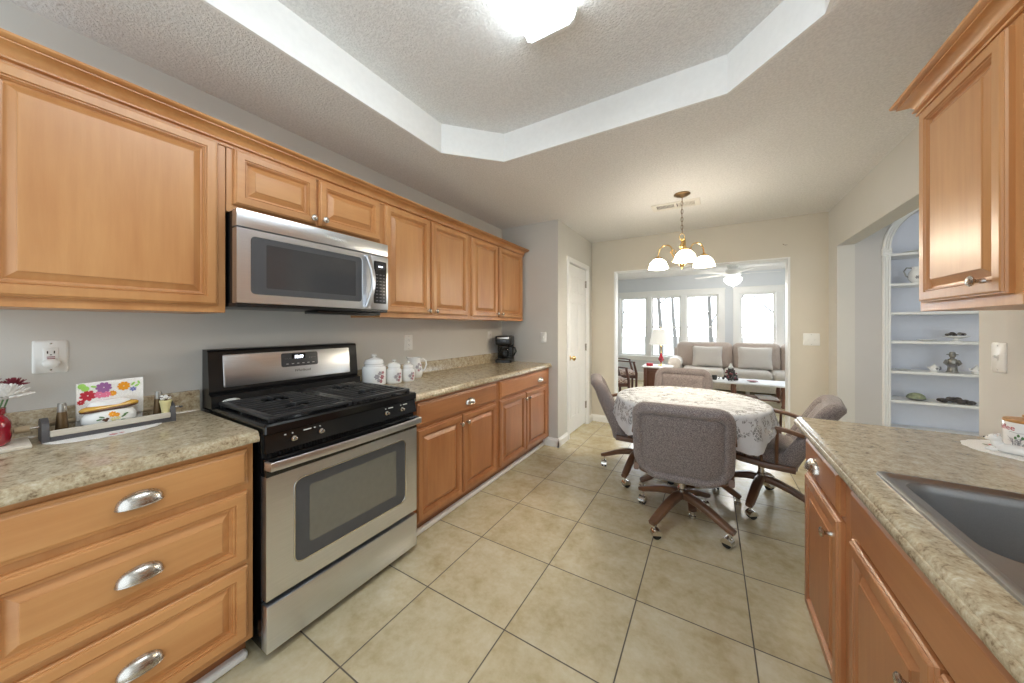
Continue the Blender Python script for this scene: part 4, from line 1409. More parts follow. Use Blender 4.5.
mb.obj('base', M['sofa'], so)
mb = MB(); mb.box((SX + .05, SBk - .16, .1), (SE - .05, SBk, .84), r=.05, seg=4); mb.obj('back_frame', M['sofaw'], so)
for k in range(3):
    x0 = SX + .24 + k * .737; x1 = x0 + .731
    mb = MB(); cushion(mb, (x0, SF, .28), (x1, SBk - .2, .46), .07); mb.obj('seat_cushion', M['sofa'], so)
for k, (x0, x1) in enumerate(((SX + .10, .388), (.394, 1.16), (1.166, SE - .1))):
    mb = MB()
    def tilt(p): return Vector((p.x, SBk - .12 + (p.y) - .0 + (p.z - .44) * .14, p.z + .012 * sin(p.x * 9)))
    slab(mb, x0, x1, .43, .96, [(.2, .10), (.09, .10), (.03, .07), (0, .02), (0, -.06), (.03, -.115), (.09, -.145), (.2, -.155)], R=.10, rb=.05, seg=6, xf=lambda p: Vector((p.x, SBk - .17 + p.y + (p.z - .44) * .12, p.z)))
    mb.obj('back_cushion', M['sofaw'], so, smooth=60)
for s_, xa in ((1, SX), (-1, SE)):
    mb = MB()
    sec = [(0.02, .07), (0.02, .42)] + [(.11 + .125 * cos(radians(a_)), .55 + .105 * sin(radians(a_))) for a_ in range(215, -46, -20)] + [(.22, .42), (.22, .07)]
    mb.rings([[(xa + s_ * px * (1 if i_ == 0 else 1), y, z) for px, z in sec] for i_, y in ((0, SF - .02), (0, SF + .0), (0, SBk - .08))])
    ar = mb.obj('arm', M['sofa'], so, smooth=50)
def pillow_obj(label, x, y, z, w_, h_, tilt):
    mb = MB()
    nn = 14
    for sgn in (1, -1):
        vs, fs = [], []
        for i in range(nn + 1):
            for j in range(nn + 1):
                u, v = i / nn * 2 - 1, j / nn * 2 - 1
                th = .075 * ((1 - u ** 4) * (1 - v ** 4)) ** .55
                k_ = 1 - .06 * (1 - abs(v)) * abs(u) ** 3 - .0
                k2 = 1 - .06 * (1 - abs(u)) * abs(v) ** 3
                vs.append((u * w_ / 2 * k_, sgn * -th, v * h_ / 2 * k2))
        for i in range(nn):
            for j in range(nn):
                a = i * (nn + 1) + j
                fs.append((a, a + 1, a + nn + 2, a + nn + 1))
        mb.add(vs, fs)
    o = mb.obj('throw_pillow', M['pillow'], smooth=70)
    tag(o, label, 'pillow', 'throw pillows on the sofa', (x, y, z))
    o.rotation_euler = (-tilt, 0, 0)
    return o
pillow_obj('oatmeal throw pillow on the sofa, nearer the table lamp', -.06, 7.90, .675, .54, .43, radians(14))
pillow_obj('oatmeal throw pillow on the sofa, before the right-hand window', .735, 7.90, .675, .55, .44, radians(14))

et = thing('end_table', 'brown wooden end table with pale top under the lamp', 'table', (-.90, 7.1, 0))
mb = MB(); mb.rings([[(px, py, z) for px, py in rrect(.27 - i, .27 - i, .05, 5)] for i, z in ((.01, .485), (0, .492), (0, .505), (.008, .512))]); mb.obj('table_top', M['paper'], et)
mb = MB(); mb.box((-.2, -.21, .08), (.2, .21, .484), r=.01)
for x in (-.2, .2):
    for y in (-.21, .21): mb.box((x - .025, y - .025, 0), (x + .025, y + .025, .48), r=.006)
mb.obj('cabinet_body', M['table_wood'], et)
mb = MB(); slab(mb, -.15, .15, .13, .44, [(0, -.21), (0, -.222), (.03, -.226), (.035, -.22), (.05, -.226)], mi=0); mb.obj('door', M['table_wood'], et, smooth=0)
tl = thing('table_lamp', 'lit table lamp with white shade and red glass base', 'lamp', (-.84, 7.12, .512))
mb = MB(); mb.lathe([(.001, 0), (.075, 0), (.075, .012), (.05, .02), (.018, .03), (.014, .06)], 24); mb.obj('base', M['brass'], tl)
mb = MB(); mb.lathe([(.012, .058), (.022, .075), (.05, .11), (.056, .135), (.045, .165), (.026, .2), (.018, .235), (.013, .25)], 24); mb.obj('glass_body', M['redglass'], tl)
mb = MB(); mb.lathe([(.012, .25), (.02, .255), (.014, .27), (.011, .34), (.016, .35), (.012, .41), (.007, .42), (.007, .74), (.012, .745), (.008, .76), (.001, .765)], 14); mb.obj('stem', M['brass'], tl)
mb = MB(); mb.lathe([(.215, .425), (.213, .425), (.150, .725), (.152, .725)], 32, cap0=False, cap1=False); mb.lathe([(.214, .424), (.217, .430), (.213, .437)], 32, cap0=False, cap1=False); mb.obj('lamp_shade', M['lampshade'], tl)
mb = MB()
mb.box((-.06, -.03, 0), (.06, .03, .055), r=.004); bx_ = mb.obj('red_box', M['red']); tag(bx_, 'small red box on the end table beside the lamp', 'box', loc=(-1.03, 7.0, .5125))

ct = thing('coffee_table', 'long low coffee table with pale top and brown legs before the sofa', 'table', (0, 0, 0))
mb = MB(); mb.rings([[(.65 + px, 6.86 + py, z) for px, py in rrect(.72 - i, .30 - i, .05, 5)] for i, z in ((.02, .335), (0, .342), (0, .358), (.008, .365))]); mb.obj('table_top', M['paper'], ct)
mb = MB(); mb.box((.1, 6.62, .27), (1.2, 6.64, .335)).box((.1, 7.08, .27), (1.2, 7.10, .335)).box((.1, 6.62, .27), (.12, 7.1, .335)).box((1.18, 6.62, .27), (1.2, 7.1, .335)); mb.obj('apron', M['table_wood'], ct, smooth=0) if False else None
for x in (.34, .98):
    for y in (6.64, 7.08):
        mb = MB(); mb.lathe([(.022, 0), (.03, .02), (.02, .05), (.026, .12), (.034, .2), (.024, .27), (.03, .29), (.03, .337)], 12, (x, y, 0)); mb.obj('leg', M['table_wood'], ct)
mb = MB(); mb.box((.36, 6.66, .09), (.96, 7.06, .105), r=.004); mb.obj('lower_shelf', M['table_wood'], ct)
for k in range(3):
    mb = MB(); mb.box((0, 0, 0), (.26 - .02 * k, .2, .014), r=.002)
    o = mb.obj('magazine', M['paper']); tag(o, ['white magazine lying lowest on the coffee table shelf', 'white magazine in the middle of the coffee table shelf pile', 'white magazine topmost on the coffee table shelf pile'][k], 'magazine', 'magazines under the coffee table', (.68 - .01 * k, 6.70, .1055 + k * .0145)); o.rotation_euler = (0, 0, .05 * k)
# ornament: little tree of berries and cones with a white ball on top
dc = thing('table_ornament', 'dark cone and berry ornament with white ball on the coffee table', 'ornament', (.30, 6.8, .368))
rr_ = random.Random(5)
mb = MB()
for k in range(60):
    h = rr_.random() ** 1.4 * .17
    a = rr_.uniform(0, 2 * pi); q = (.115 - h * .5) * rr_.uniform(.5, 1)
    mb.ball((q * cos(a), q * sin(a), .022 + h), .02, n=7, m=5, sc=(1, 1, 1.2))
mb.obj('cones', M['stone'], dc)
mb = MB()
for k in range(14):
    h = rr_.random() * .14
    a = rr_.uniform(0, 2 * pi); q = (.125 - h * .5)
    mb = MB(); mb.ball((q * cos(a), q * sin(a), .03 + h), .014, n=8, m=6)
    mb.obj('berry', M['maroon'], dc)
mb = MB(); mb.ball((0, 0, .225), .035, n=12, m=8); mb.ball((0, 0, .268), .02, n=10, m=7); mb.obj('white_ball', M['white'], dc)
mb = MB(); mb.lathe([(.001, .0), (.032, 0), (.04, .03), (.042, .075), (.038, .075), (.034, .01), (.001, .008)], 16); mb.tube(arc((.05, 0, .04), .022, -80, 80, 8), .005, 6)
tag(mb.obj('mug', M['grey']), 'dark grey mug on the left of the coffee table', 'mug', loc=(.06, 6.76, .365))
mb = MB(); mb.lathe([(.001, .004), (.03, .004), (.075, .016), (.08, .02), (.073, .022), (.03, .012), (.001, .012)], 22); mb.lathe([(.001, .012), (.045, .014), (.03, .024), (.001, .026)], 12)
tag(mb.obj('dish', M['maroon']), 'shallow dark red dish on the coffee table, right of the ornament', 'dish', loc=(.60, 6.78, .365))
# armchairs
def armchair(label, loc, rz):
    t = thing('armchair', label, 'chair', loc, rz, 'dark wooden armchairs in the sunroom')
    for s_ in (-1, 1):
        mb = MB(); mb.tube([(s_ * .23, .22, 0), (s_ * .225, .22, .2), (s_ * .23, .22, .42), (s_ * .25, .17, .63)], [.018, .02, .024, .018], 8); mb.obj('leg', M['dark_wood'], t)
        mb = MB(); mb.tube([(s_ * .22, -.24, 0), (s_ * .22, -.22, .42), (s_ * .225, -.25, .62), (s_ * .22, -.27, .72)], [.017, .022, .018, .016], 8); mb.obj('leg', M['dark_wood'], t)
        mb = MB(); mb.tube([(s_ * .225, -.26, .66), (s_ * .262, -.1, .655), (s_ * .268, .08, .645), (s_ * .25, .19, .63)], 0, flat=(.035, .024)); mb.obj('armrest', M['dark_wood'], t)
    mb = MB(); mb.tube([(-.225, -.27, .72), (-.12, -.30, .745), (0, -.31, .75), (.12, -.30, .745), (.225, -.27, .72)], 0, flat=(.022, .055)); mb.obj('top_rail', M['dark_wood'], t)
    mb = MB(); mb.box((-.2, -.26, .49), (.2, -.245, .69), r=.004); mb.obj('back_splat', M['grey'], t)
    mb = MB(); mb.tube([(-.22, -.235, .47), (0, -.245, .475), (.22, -.235, .47)], 0, flat=(.02, .03)); mb.obj('lower_rail', M['dark_wood'], t)
    mb = MB(); mb.box((-.235, -.235, .33), (.235, .235, .385), r=.006); mb.obj('seat_frame', M['dark_wood'], t)
    mb = MB(); mb.rings([[(px, py, z) for px, py in rrect(.225 - i, .225 - i, .04, 5)] for i, z in ((.01, .385), (0, .395), (0, .42), (.03, .445), (.1, .455))]); mb.obj('seat', M['seatpat'], t)
armchair('dark wooden armchair with speckled seat, nearer the sunroom window', (-1.46, 6.55, 0), radians(-70))
armchair('dark wooden armchair half hidden by the left side of the sunroom opening', (-1.42, 5.55, 0), radians(-60))
# ceiling fan
fn = thing('ceiling_fan', 'white ceiling fan with glowing bowl light in the sunroom', 'fan', (.36, 7.42, 0))
mb = MB(); mb.lathe([(.001, ZC), (.09, ZC), (.095, ZC - .05), (.06, ZC - .08), (.12, ZC - .10), (.135, ZC - .14), (.13, ZC - .19), (.07, ZC - .215), (.07, ZC - .235), (.001, ZC - .236)], 28); mb.obj('motor_housing', M['trim'], fn)
mb = MB(); mb.lathe([(.001, 2.215), (.10, 2.213), (.14, 2.20), (.147, 2.18), (.14, 2.15), (.11, 2.105), (.06, 2.07), (.012, 2.058), (.010, 2.045), (.001, 2.04)], 28); mb.obj('light_bowl', M['bowl'], fn)
for k in range(5):
    az = YAW + radians(-24 + 72 * k)
    def bx(p): return Vector((p.x * cos(az) - p.y * sin(az), p.x * sin(az) + p.y * cos(az), ZC - .165 + p.z + p.y * .12))
    mb = MB()
    outl = [(.20, -.05), (.45, -.065), (.66, -.07), (.71, -.05), (.72, 0), (.71, .05), (.66, .07), (.45, .065), (.20, .05)]
    mb.rings([[(x, y, z) for x, y in outl] for z in (-.003, .003)], xf=bx)
    bl = mb.obj('blade', M['trim'], fn, smooth=0)
    mb = MB(); mb.box((.11, -.018, -.012), (.26, .018, -.004), r=.003, xf=bx); mb.obj('blade_iron', M['trim'], bl)
lamp('fan_bulb', (.36, 7.42, 1.98), 8, (1, .96, .9), .08)
lamp('table_lamp_bulb', (-.84, 7.12, 1.06), 6, (1, .9, .75), .04)

# ================================================================== PRINTS (thin raised motifs)
def petals(mb, cx_, cz_, r, put, n=6, mi=0, rot=0.0):
    for k in range(n):
        a = rot + 2 * pi * k / n
        px, pz = cx_ + r * .55 * cos(a), cz_ + r * .55 * sin(a)
        mb.add([put(px + r * .42 * (cos(a) * cos(q) * 1.1 - sin(a) * sin(q) * .7), pz + r * .42 * (sin(a) * cos(q) * 1.1 + cos(a) * sin(q) * .7)) for q in [2 * pi * i / 8 for i in range(8)]], [tuple(range(8))], mi)
def dot(mb, cx_, cz_, r, put, mi=0, sx=1.0, rot=0.0):
    vs = []
    for i in range(10):
        q = 2 * pi * i / 10
        a, b = r * sx * cos(q), r * sin(q)
        vs.append(put(cx_ + a * cos(rot) - b * sin(rot), cz_ + a * sin(rot) + b * cos(rot)))
    mb.add(vs, [tuple(range(10))], mi)

# ================================================================== COUNTER, RIGHT OF THE RANGE
def on_round(R_, ang):
    """surface of an upright round body, R_ a number or a function of z; u = arc length round from ang"""
    def put(u, z):
        r = (R_(z) if callable(R_) else R_) + .0006
        a = ang + u / r
        return (r * cos(a), r * sin(a), z)
    return put
def canister(label, loc, R_, hb, hl):
    t = thing('canister', label, 'canister', loc, 0, 'flower print canisters beside the range')
    mb = MB(); mb.lathe([(.001, 0), (R_ * .9, 0), (R_ * .98, .004), (R_, .012), (R_, hb - .02), (R_ * .97, hb - .008), (R_ * .88, hb), (.001, hb)], 32); mb.obj('body', M['porc'], t)
    mb = MB(); mb.lathe([(R_ * .80, hb - .002), (R_ * .82, hb + .004), (R_ * .78, hb + .008), (R_ * .78, hb + hl * .16), (R_ * .84, hb + hl * .22), (R_ * .83, hb + hl * .32), (R_ * .70, hb + hl * .55), (R_ * .35, hb + hl * .68), (R_ * .13, hb + hl * .72), (R_ * .12, hb + hl * .78), (R_ * .24, hb + hl * .84), (R_ * .26, hb + hl * .93), (R_ * .15, hb + hl), (.001, hb + hl)], 32); mb.obj('lid', M['porc'], t)
    put = on_round(R_, radians(-8))
    sc = hb / .13
    pr = None
    for mat, nm, spots in ((M['softgrey'], 'grey_petals', ((-.022, .062, .020), (.0, .085, .016), (-.01, .036, .014))), (M['softrose'], 'maroon_petals', ((.016, .058, .018), (.006, .03, .014), (.022, .088, .012)))):
        mb = MB()
        for u, z, r in spots: petals(mb, u * sc, z * sc, r * sc, put, 6)
        mb.obj(nm, mat, t, smooth=0)
    return t
canister('largest white flower-print canister, next to the range', (-1.985, 1.452, CT), .078, .128, .082)
canister('middle-sized white canister between the largest and the smallest', (-1.928, 1.572, CT), .053, .100, .065)
canister('smallest white canister, beside the pitcher', (-1.905, 1.68, CT), .046, .088, .058)
pt = thing('pitcher', 'white flower-print pitcher at the end of the canister row', 'pitcher', (-1.99, 1.825, CT), radians(-42))
PP = [(.001, 0), (.046, 0), (.05, .006), (.056, .025), (.058, .05), (.052, .085), (.044, .115), (.042, .135), (.046, .155)]
def prad(z):
    for (r0, z0), (r1, z1) in zip(PP, PP[1:]):
        if z0 <= z <= z1 and z1 > z0: return r0 + (r1 - r0) * (z - z0) / (z1 - z0)
    return PP[-1][0]
mb = MB()
rs = []
for r, z in PP + [(.043, .155), (.039, .134), (.041, .115), (.048, .085), (.052, .03), (.001, .012)]:
    ring = []
    for i in range(32):
        a = 2 * pi * i / 32
        sp = max(0, cos(a + pi / 2)) ** 10 * (max(0, z - .115) / .04) * .026     # spout towards -y
        ring.append(((r + sp) * cos(a), (r + sp) * sin(a), z + sp * .3))
    rs.append(ring)
mb.rings(rs)
mb.obj('body', M['porc'], pt)
mb = MB(); mb.tube([(0, .042, .135), (0, .06, .142), (0, .08, .128), (0, .084, .1), (0, .076, .07), (0, .056, .045)], [.006, .007, .007, .0065, .006, .005], 10); mb.obj('handle', M['porc'], pt)
put = on_round(prad, radians(30))
mb = MB(); petals(mb, -.012, .085, .016, put); petals(mb, .004, .105, .013, put); petals(mb, .014, .07, .014, put); mb.obj('grey_petals', M['softgrey'], pt, smooth=0)
mb = MB(); petals(mb, -.004, .06, .011, put, 5); petals(mb, .022, .095, .01, put, 5); mb.obj('maroon_petals', M['softrose'], pt, smooth=0)

cm = thing('coffee_maker', 'black drip coffee maker with glass carafe in the counter corner', 'coffee maker', (-1.985, 3.135, CT), radians(22))
mb = MB(); mb.rings([[(px, py, z) for px, py in rrect(.092 - i, .115 - i, .03, 5)] for i, z in ((.004, 0), (0, .004), (0, .028), (.006, .034))]); mb.obj('base', M['blackp'], cm)
mb = MB(); mb.rings([[(px, .068 + py, z) for px, py in rrect(.09, .046, .02, 4)] for z in (.03, .22)]); mb.obj('water_tank', M['blackp'], cm)
mb = MB()
mb.rings([[(px, -.0 + py, z) for px, py in rrect(.092 - i, .113 - i, .03, 5)] for i, z in ((.012, .192), (.004, .2), (0, .215), (0, .285), (.004, .292), (.02, .296))]); hd = mb.obj('brew_head', M['blackp'], cm)
mb = MB(); mb.rings([[(px, -.1135 - d, .272 + pz) for px, pz in rrect(.066 - i, .012 - i, .005, 3)] for i, d in ((0, -.004), (0, .001), (.002, .002))]); mb.obj('chrome_strip', M['nickel'], hd)
mb = MB(); mb.box((-.03, -.117, .225), (.03, -.110, .25), r=.002); mb.obj('control_window', M['grey'], hd)
mb = MB(); mb.lathe([(.001, .036), (.062, .036), (.064, .04), (.06, .044), (.001, .044)], 24, (0, -.035, 0)); mb.obj('hot_plate', M['nickel'], cm)
cf = None
mb = MB(); mb.lathe([(.001, .046), (.052, .046), (.06, .054), (.066, .085), (.064, .115), (.052, .15), (.046, .168), (.048, .176)], 28, (0, -.035, 0), cap1=False); mb.lathe([(.0, .048), (.05, .049), (.058, .057), (.063, .085), (.061, .115), (.049, .15), (.044, .176)], 28, (0, -.035, 0), cap0=False, cap1=False)
cf = mb.obj('carafe', M['carafe'], cm)
mb = MB(); mb.lathe([(.049, .166), (.051, .168), (.051, .182), (.03, .188), (.001, .189)], 24, (0, -.035, 0)); mb.obj('carafe_lid', M['blackp'], cf)
mb = MB(); mb.tube([(.045, -.05, .176), (.075, -.062, .178), (.125, -.076, .166), (.138, -.08, .125), (.115, -.074, .085), (.07, -.058, .075)], 0, flat=(.02, .016)); mb.obj('carafe_handle', M['blackp'], cf)

# ================================================================== COUNTER, LEFT OF THE RANGE
tr = thing('counter_tray', 'long charcoal wooden tray with whitewashed rail against the backsplash', 'tray', (-1.945, .132, CT), LEFT)
TL, TD = .328, .115
for x0, x1 in ((0, .016), (TL - .016, TL)):
    mb = MB()
    prof = [(.0, 0), (TD, 0), (TD, .03)] + [(TD / 2 + .05 * cos(radians(a_)), .052 + .026 * sin(radians(a_))) for a_ in range(20, 161, 14)] + [(0, .03)]
    mb.rings([[(x, y, z) for y, z in prof] for x in (x0, x1)])
    mb.obj('end_board', M['traygrey'], tr, smooth=30)
mb = MB(); mb.box((.016, .002, .0), (TL - .016, .012, .018), r=.002); mb.box((.016, .012, .0), (TL - .016, TD - .004, .020)); mb.obj('tray_bottom', M['traygrey'], tr, smooth=0)
mb = MB(); mb.box((.016, -.001, .018), (TL - .016, .009, .040), r=.003); mb.obj('front_rail', M['traywhite'], tr, smooth=0)
mb = MB(); mb.tube([(.016, TD - .02, .05), (TL - .016, TD - .02, .05)], .009, 10); mb.obj('back_rod', M['dowel'], tr)
for x0, sgn in ((0, -1), (TL, 1)):
    mb = MB(); mb.tube([(x0, TD / 2, .05), (x0 + sgn * .022, TD / 2, .05)], .004, 8); br = mb.obj('bracket', M['nickel'], tr)
    mb = MB()
    if sgn < 0: mb.lathe([(.001, 0), (.011, 0), (.012, .004), (.011, .03), (.001, .032)], 14, xf=lambda p: Vector((x0 - .02 - p.z, TD / 2 + p.x, .05 + p.y))); mb.obj('spool_handle', M['dowel'], br)
    else:
        mb.tube([(x0 + .02, TD / 2, .05), (x0 + .028, TD / 2, .046), (x0 + .034, TD / 2, .048)], .004, 8); mb.obj('hook_handle', M['grey'], br)
TRX = -1.945
def tray_at(lx, ly, z=.020): return (TRX - ly, .132 + lx, CT + z)
def shaker(label, lx, ly, k=1.0):
    t = thing('shaker', label, 'shaker', tray_at(lx, ly), 0, 'tapered shakers in the counter tray')
    mb = MB(); mb.lathe([(.001, 0), (.0155 * k, 0), (.016 * k, .004), (.0112 * k, .074), (.001, .075)], 20); mb.obj('body', M['shaker'], t)
    mb = MB(); mb.lathe([(.0110 * k, .074), (.0113 * k, .078), (.0098 * k, .104), (.0085 * k, .106), (.001, .1055)], 20); mb.obj('cap', M['pewter'], t)
shaker('bronze-brown tapered shaker at the left end of the counter tray', .045, .05)
shaker('bronze-brown tapered shaker at the right end of the counter tray', .288, .062)
# folded floral towel
tw = thing('kitchen_towel', 'folded white towel with bright flower print standing in the tray', 'towel', tray_at(.079, .082), LEFT)
mb = MB()
TWW, TWH = .168, .164
sec = []
for x, z in ((0, 0), (0, TWH)): pass
path = [(-.010, .028), (-.011, .09), (-.009, TWH - .008), (-.004, TWH), (.004, TWH + .001), (.009, TWH - .008), (.012, .08), (.012, .004)]
inner = [(y * .25, z - .004 if z > .1 else z) for y, z in path]
rs = []
for x in [TWW * k / 8 for k in range(9)]:
    wv = .002 * sin(x * 60)
    rs.append([(x, y + wv, z + .006 * x / TWW) for y, z in path] + [(x, y * .3 + wv, z - .003) for y, z in path[::-1]])
mb.rings(rs)
mb.obj('folded_cloth', M['cloth'], tw, smooth=50)
def twput(off=0.0): return lambda x, z: (x, -.0105 - .001 + .002 * sin(x * 60) - off, z)
def flower(nm, mat, parent, spots, n=7, put=None, r0=0.0):
    mb = MB()
    for x, z, r in spots: petals(mb, x, z, r, put, n, rot=x * 40)
    return mb.obj(nm, mat, parent, smooth=0)
flower('red_flowers', M['red'], tw, ((.026, .118, .021), (.010, .095, .010)), 8, twput())
flower('pink_flowers', M['pink'], tw, ((.055, .118, .015), (.070, .117, .013)), 8, twput(.0002))
flower('purple_flowers', M['purple'], tw, ((.064, .144, .021),), 9, twput(.0003))
flower('orange_flowers', M['orange'], tw, ((.115, .142, .018), (.086, .118, .011)), 9, twput())
flower('blue_flowers', M['blue'], tw, ((.140, .126, .010),), 6, twput())
mb = MB()
for x, z, r, a in ((.012, .155, .010, .5), (.020, .145, .010, .2), (.14, .148, .008, -.6), (.150, .140, .008, -.9), (.155, .152, .007, .3), (.040, .150, .008, 1.2)): dot(mb, x, z, r, twput(.0001), sx=1.0 if r > .009 else .45, rot=a)
mb.obj('green_leaves', M['lime'], tw, smooth=0)
mb = MB(); mb.tube([(TWW + .001, .0 + .013, .01), (TWW + .002, .01, .09), (TWW + .001, .003, TWH + .002)], .0016, 6); mb.obj('red_hem', M['maroon'], tw)
# white holder with golden loaf rim
hl = thing('ceramic_holder', 'white ceramic holder with golden loaf top and flower print, before the towel', 'holder', tray_at(.155, .045), LEFT)
mb = MB()
rs = []
for a, b, z in ((.045, .02, 0), (.06, .026, .006), (.07, .031, .022), (.069, .031, .04), (.06, .027, .056), (.058, .025, .06)):
    rs.append([(a * cos(2 * pi * i / 32), b * sin(2 * pi * i / 32), z) for i in range(32)])
mb.rings(rs); hb = mb.obj('body', M['porc'], hl)
mb = MB()
rs = []
for k in range(25):
    u = k / 24 * 2 - 1
    r = .013 * (1 - abs(u) ** 4) ** .5 + .001
    rs.append([(u * .075, r * 1.7 * cos(2 * pi * i / 14), .072 + u * .006 + r * sin(2 * pi * i / 14)) for i in range(14)])
mb.rings(rs); lo_ = mb.obj('loaf_rim', M['gold'], hl)
mb = MB(); mb.tube([(u * .07, -.0235 * (1 - abs(u) ** 4) ** .5 - .001, .066 + u * .006) for u in [k / 8 - 1 for k in range(17)]], .0042, 6); mb.obj('crust', M['brown'], lo_)
mb = MB()
rs = []
for a, b, z in ((.058, .022, .080), (.05, .019, .094), (.03, .011, .100), (.004, .002, .101)): rs.append([(a * cos(2 * pi * i / 28), b * sin(2 * pi * i / 28), z) for i in range(28)])
mb.rings(rs); mb.obj('lid', M['porc'], hl)
def hput(off=0.0):
    def f(x, z):
        q = max(0.0, 1 - (x / .071) ** 2)
        return (x, -.0315 * sqrt(q) * (1 - .18 * abs((z - .028) / .03) ** 2) - .0008 - off, z)
    return f
flower('orange_flowers', M['orange'], hb, ((.002, .045, .011), (.013, .041, .008)), 8, hput(.0002))
flower('cream_flowers', M['cream'], hb, ((.004, .026, .008), (.016, .028, .007)), 6, hput())
mb = MB()
for x, z, a in ((-.024, .038, -.4), (-.018, .012, .3), (-.026, .014, .0), (.03, .033, .5), (.036, .040, .4), (.03, .018, -.3), (-.03, .03, .2)): dot(mb, x, z, .0075, hput(.0001), sx=.38, rot=a + pi / 2)
mb.obj('green_leaves', M['green'], hb, smooth=0)
mb = MB()
for x, z in ((-.014, .024), (-.019, .028), (-.011, .03)): dot(mb, x, z, .0045, hput(.0003))
mb.obj('brown_berries', M['brown'], hb, smooth=0)
# little flower pot
fp = thing('flower_pot', 'tiny cream pot of white flowers on the right end of the tray', 'plant pot', tray_at(.302, .022), 0)
mb = MB(); mb.lathe([(.001, .028), (.013, .028), (.014, .031), (.018, .06), (.0195, .062), (.0195, .07), (.017, .071), (.001, .066)], 18); mb.lathe([(.001, .0), (.012, 0), (.013, .03), (.001, .03)], 14); mb.obj('pot', M['cream'], fp)
rr_ = random.Random(4)
mb = MB()
for k in range(12):
    a = rr_.uniform(0, 2 * pi); r = rr_.uniform(.004, .018)
    mb.ball((r * cos(a), r * sin(a), .075 + rr_.random() * .012), .006, n=8, m=5)
mb.obj('white_blossoms', M['cloth'], fp)
mb = MB()
for k in range(12):
    a = rr_.uniform(0, 2 * pi)
    mb.tube([(0, 0, .066), (.012 * cos(a), .012 * sin(a), .08), (.026 * cos(a), .026 * sin(a), .088)], [.0012, .001, .0005], 5)
mb.obj('stems', M['brown'], fp)
# doily under the tray
def doily(name, label, loc, a, b, rz=0):
    t = thing(name, label, 'doily', loc, rz)
    mb = MB()
    n_ = 96
    out_ = [(1 + .028 * abs(sin(i * pi / 6))) for i in range(n_)]
    mb.rings([[(a * f * k_ * cos(2 * pi * i / n_), b * f * k_ * sin(2 * pi * i / n_), z) for i, k_ in enumerate(out_)] for f, z in ((.02, 0), (1, 0), (1, .0016), (.9, .0026), (.86, .002), (.02, .002))])
    mb.obj('lace_mat', M['cloth'], t)
    return t
d1 = doily('doily', 'white oval doily peeking out under the charcoal tray', (-1.955, .275, CT + .0005), .085, .14)
mb = MB(); petals(mb, 0.068, .005, .012, lambda x, z: (x, z, .0028)); petals(mb, .064, .026, .008, lambda x, z: (x, z, .0028)); mb.obj('red_motif', M['red'], d1, smooth=0)
# red jar on a white board
wbd = thing('wooden_trivet', 'distressed white board under the red flower jar', 'board', (-1.985, .02, CT), 0)
mb = MB(); mb.box((-.085, -.12, 0), (.075, .092, .012), r=.003); mb.obj('board', M['traywhite'], wbd)
jr = thing('flower_jar', 'red embossed glass jar of flowers at the left edge of the photo', 'vase', (-1.985, .037, CT + .012), 0)
mb = MB()
rs = []
for r, z in ((.03, 0), (.036, .004), (.04, .012), (.041, .03), (.041, .06), (.040, .075), (.034, .09), (.028, .098), (.0285, .102), (.031, .104), (.031, .122), (.027, .122), (.025, .1), (.036, .07), (.036, .012), (.002, .008)):
    rs.append([((r + (.0012 * cos(i * pi / 2 + z * 300) if .012 < z < .09 and r > .037 else 0)) * cos(2 * pi * i / 48), (r + (.0012 * cos(i * pi / 2 + z * 300) if .012 < z < .09 and r > .037 else 0)) * sin(2 * pi * i / 48), z) for i in range(48)])
mb.rings(rs); mb.obj('glass', M['redglass'], jr)
def mum(label_name, mat, c, R_, layers, parent, squash=.7):
    mb = MB()
    for L in range(layers):
        el = radians(5 + 75 * L / max(1, layers - 1))
        n_ = 18 - 2 * L
        for k in range(n_):
            a = 2 * pi * k / n_ + L * .3
            d = Vector((cos(a) * cos(el), sin(a) * cos(el), sin(el) * squash))
            sd = Vector((-sin(a), cos(a), 0))
            p0 = Vector(c); ln = R_ * (1 - .08 * L)
            up = Vector((0, 0, .10 * R_))
            wv = R_ * .13
            mb.add([p0, p0 + d * ln * .5 + sd * wv - up, p0 + d * ln + sd * wv * .5 + up * .3, p0 + d * ln * 1.03 + up * .5, p0 + d * ln - sd * wv * .5 + up * .3, p0 + d * ln * .5 - sd * wv - up, p0 + d * ln * .6 + up * .8],
                   [(0, 1, 6), (1, 2, 6), (2, 3, 6), (3, 4, 6), (4, 5, 6), (5, 0, 6), (0, 5, 4, 3, 2, 1)])
    return mb.obj(label_name, mat, parent, smooth=30)
mum('white_flower', M['cloth'], (.02, .026, .158), .058, 5, jr, 1.0)
mum('white_flower', M['cloth'], (-.01, -.045, .165), .052, 5, jr, 1.0)
mum('maroon_flower', M['maroon'], (-.03, .045, .19), .032, 4, jr, 1.0)
mum('maroon_flower', M['maroon'], (-.035, -.0, .2), .03, 4, jr, 1.0)
mb = MB()
for x, y, z in ((.02, .026, .158), (-.01, -.045, .165), (-.03, .045, .19), (-.035, 0, .2)): mb.tube([(x * .2, y * .2, .03), (x * .5, y * .5, .1), (x, y, z)], .002, 6)
mb.obj('stems', M['green'], jr)

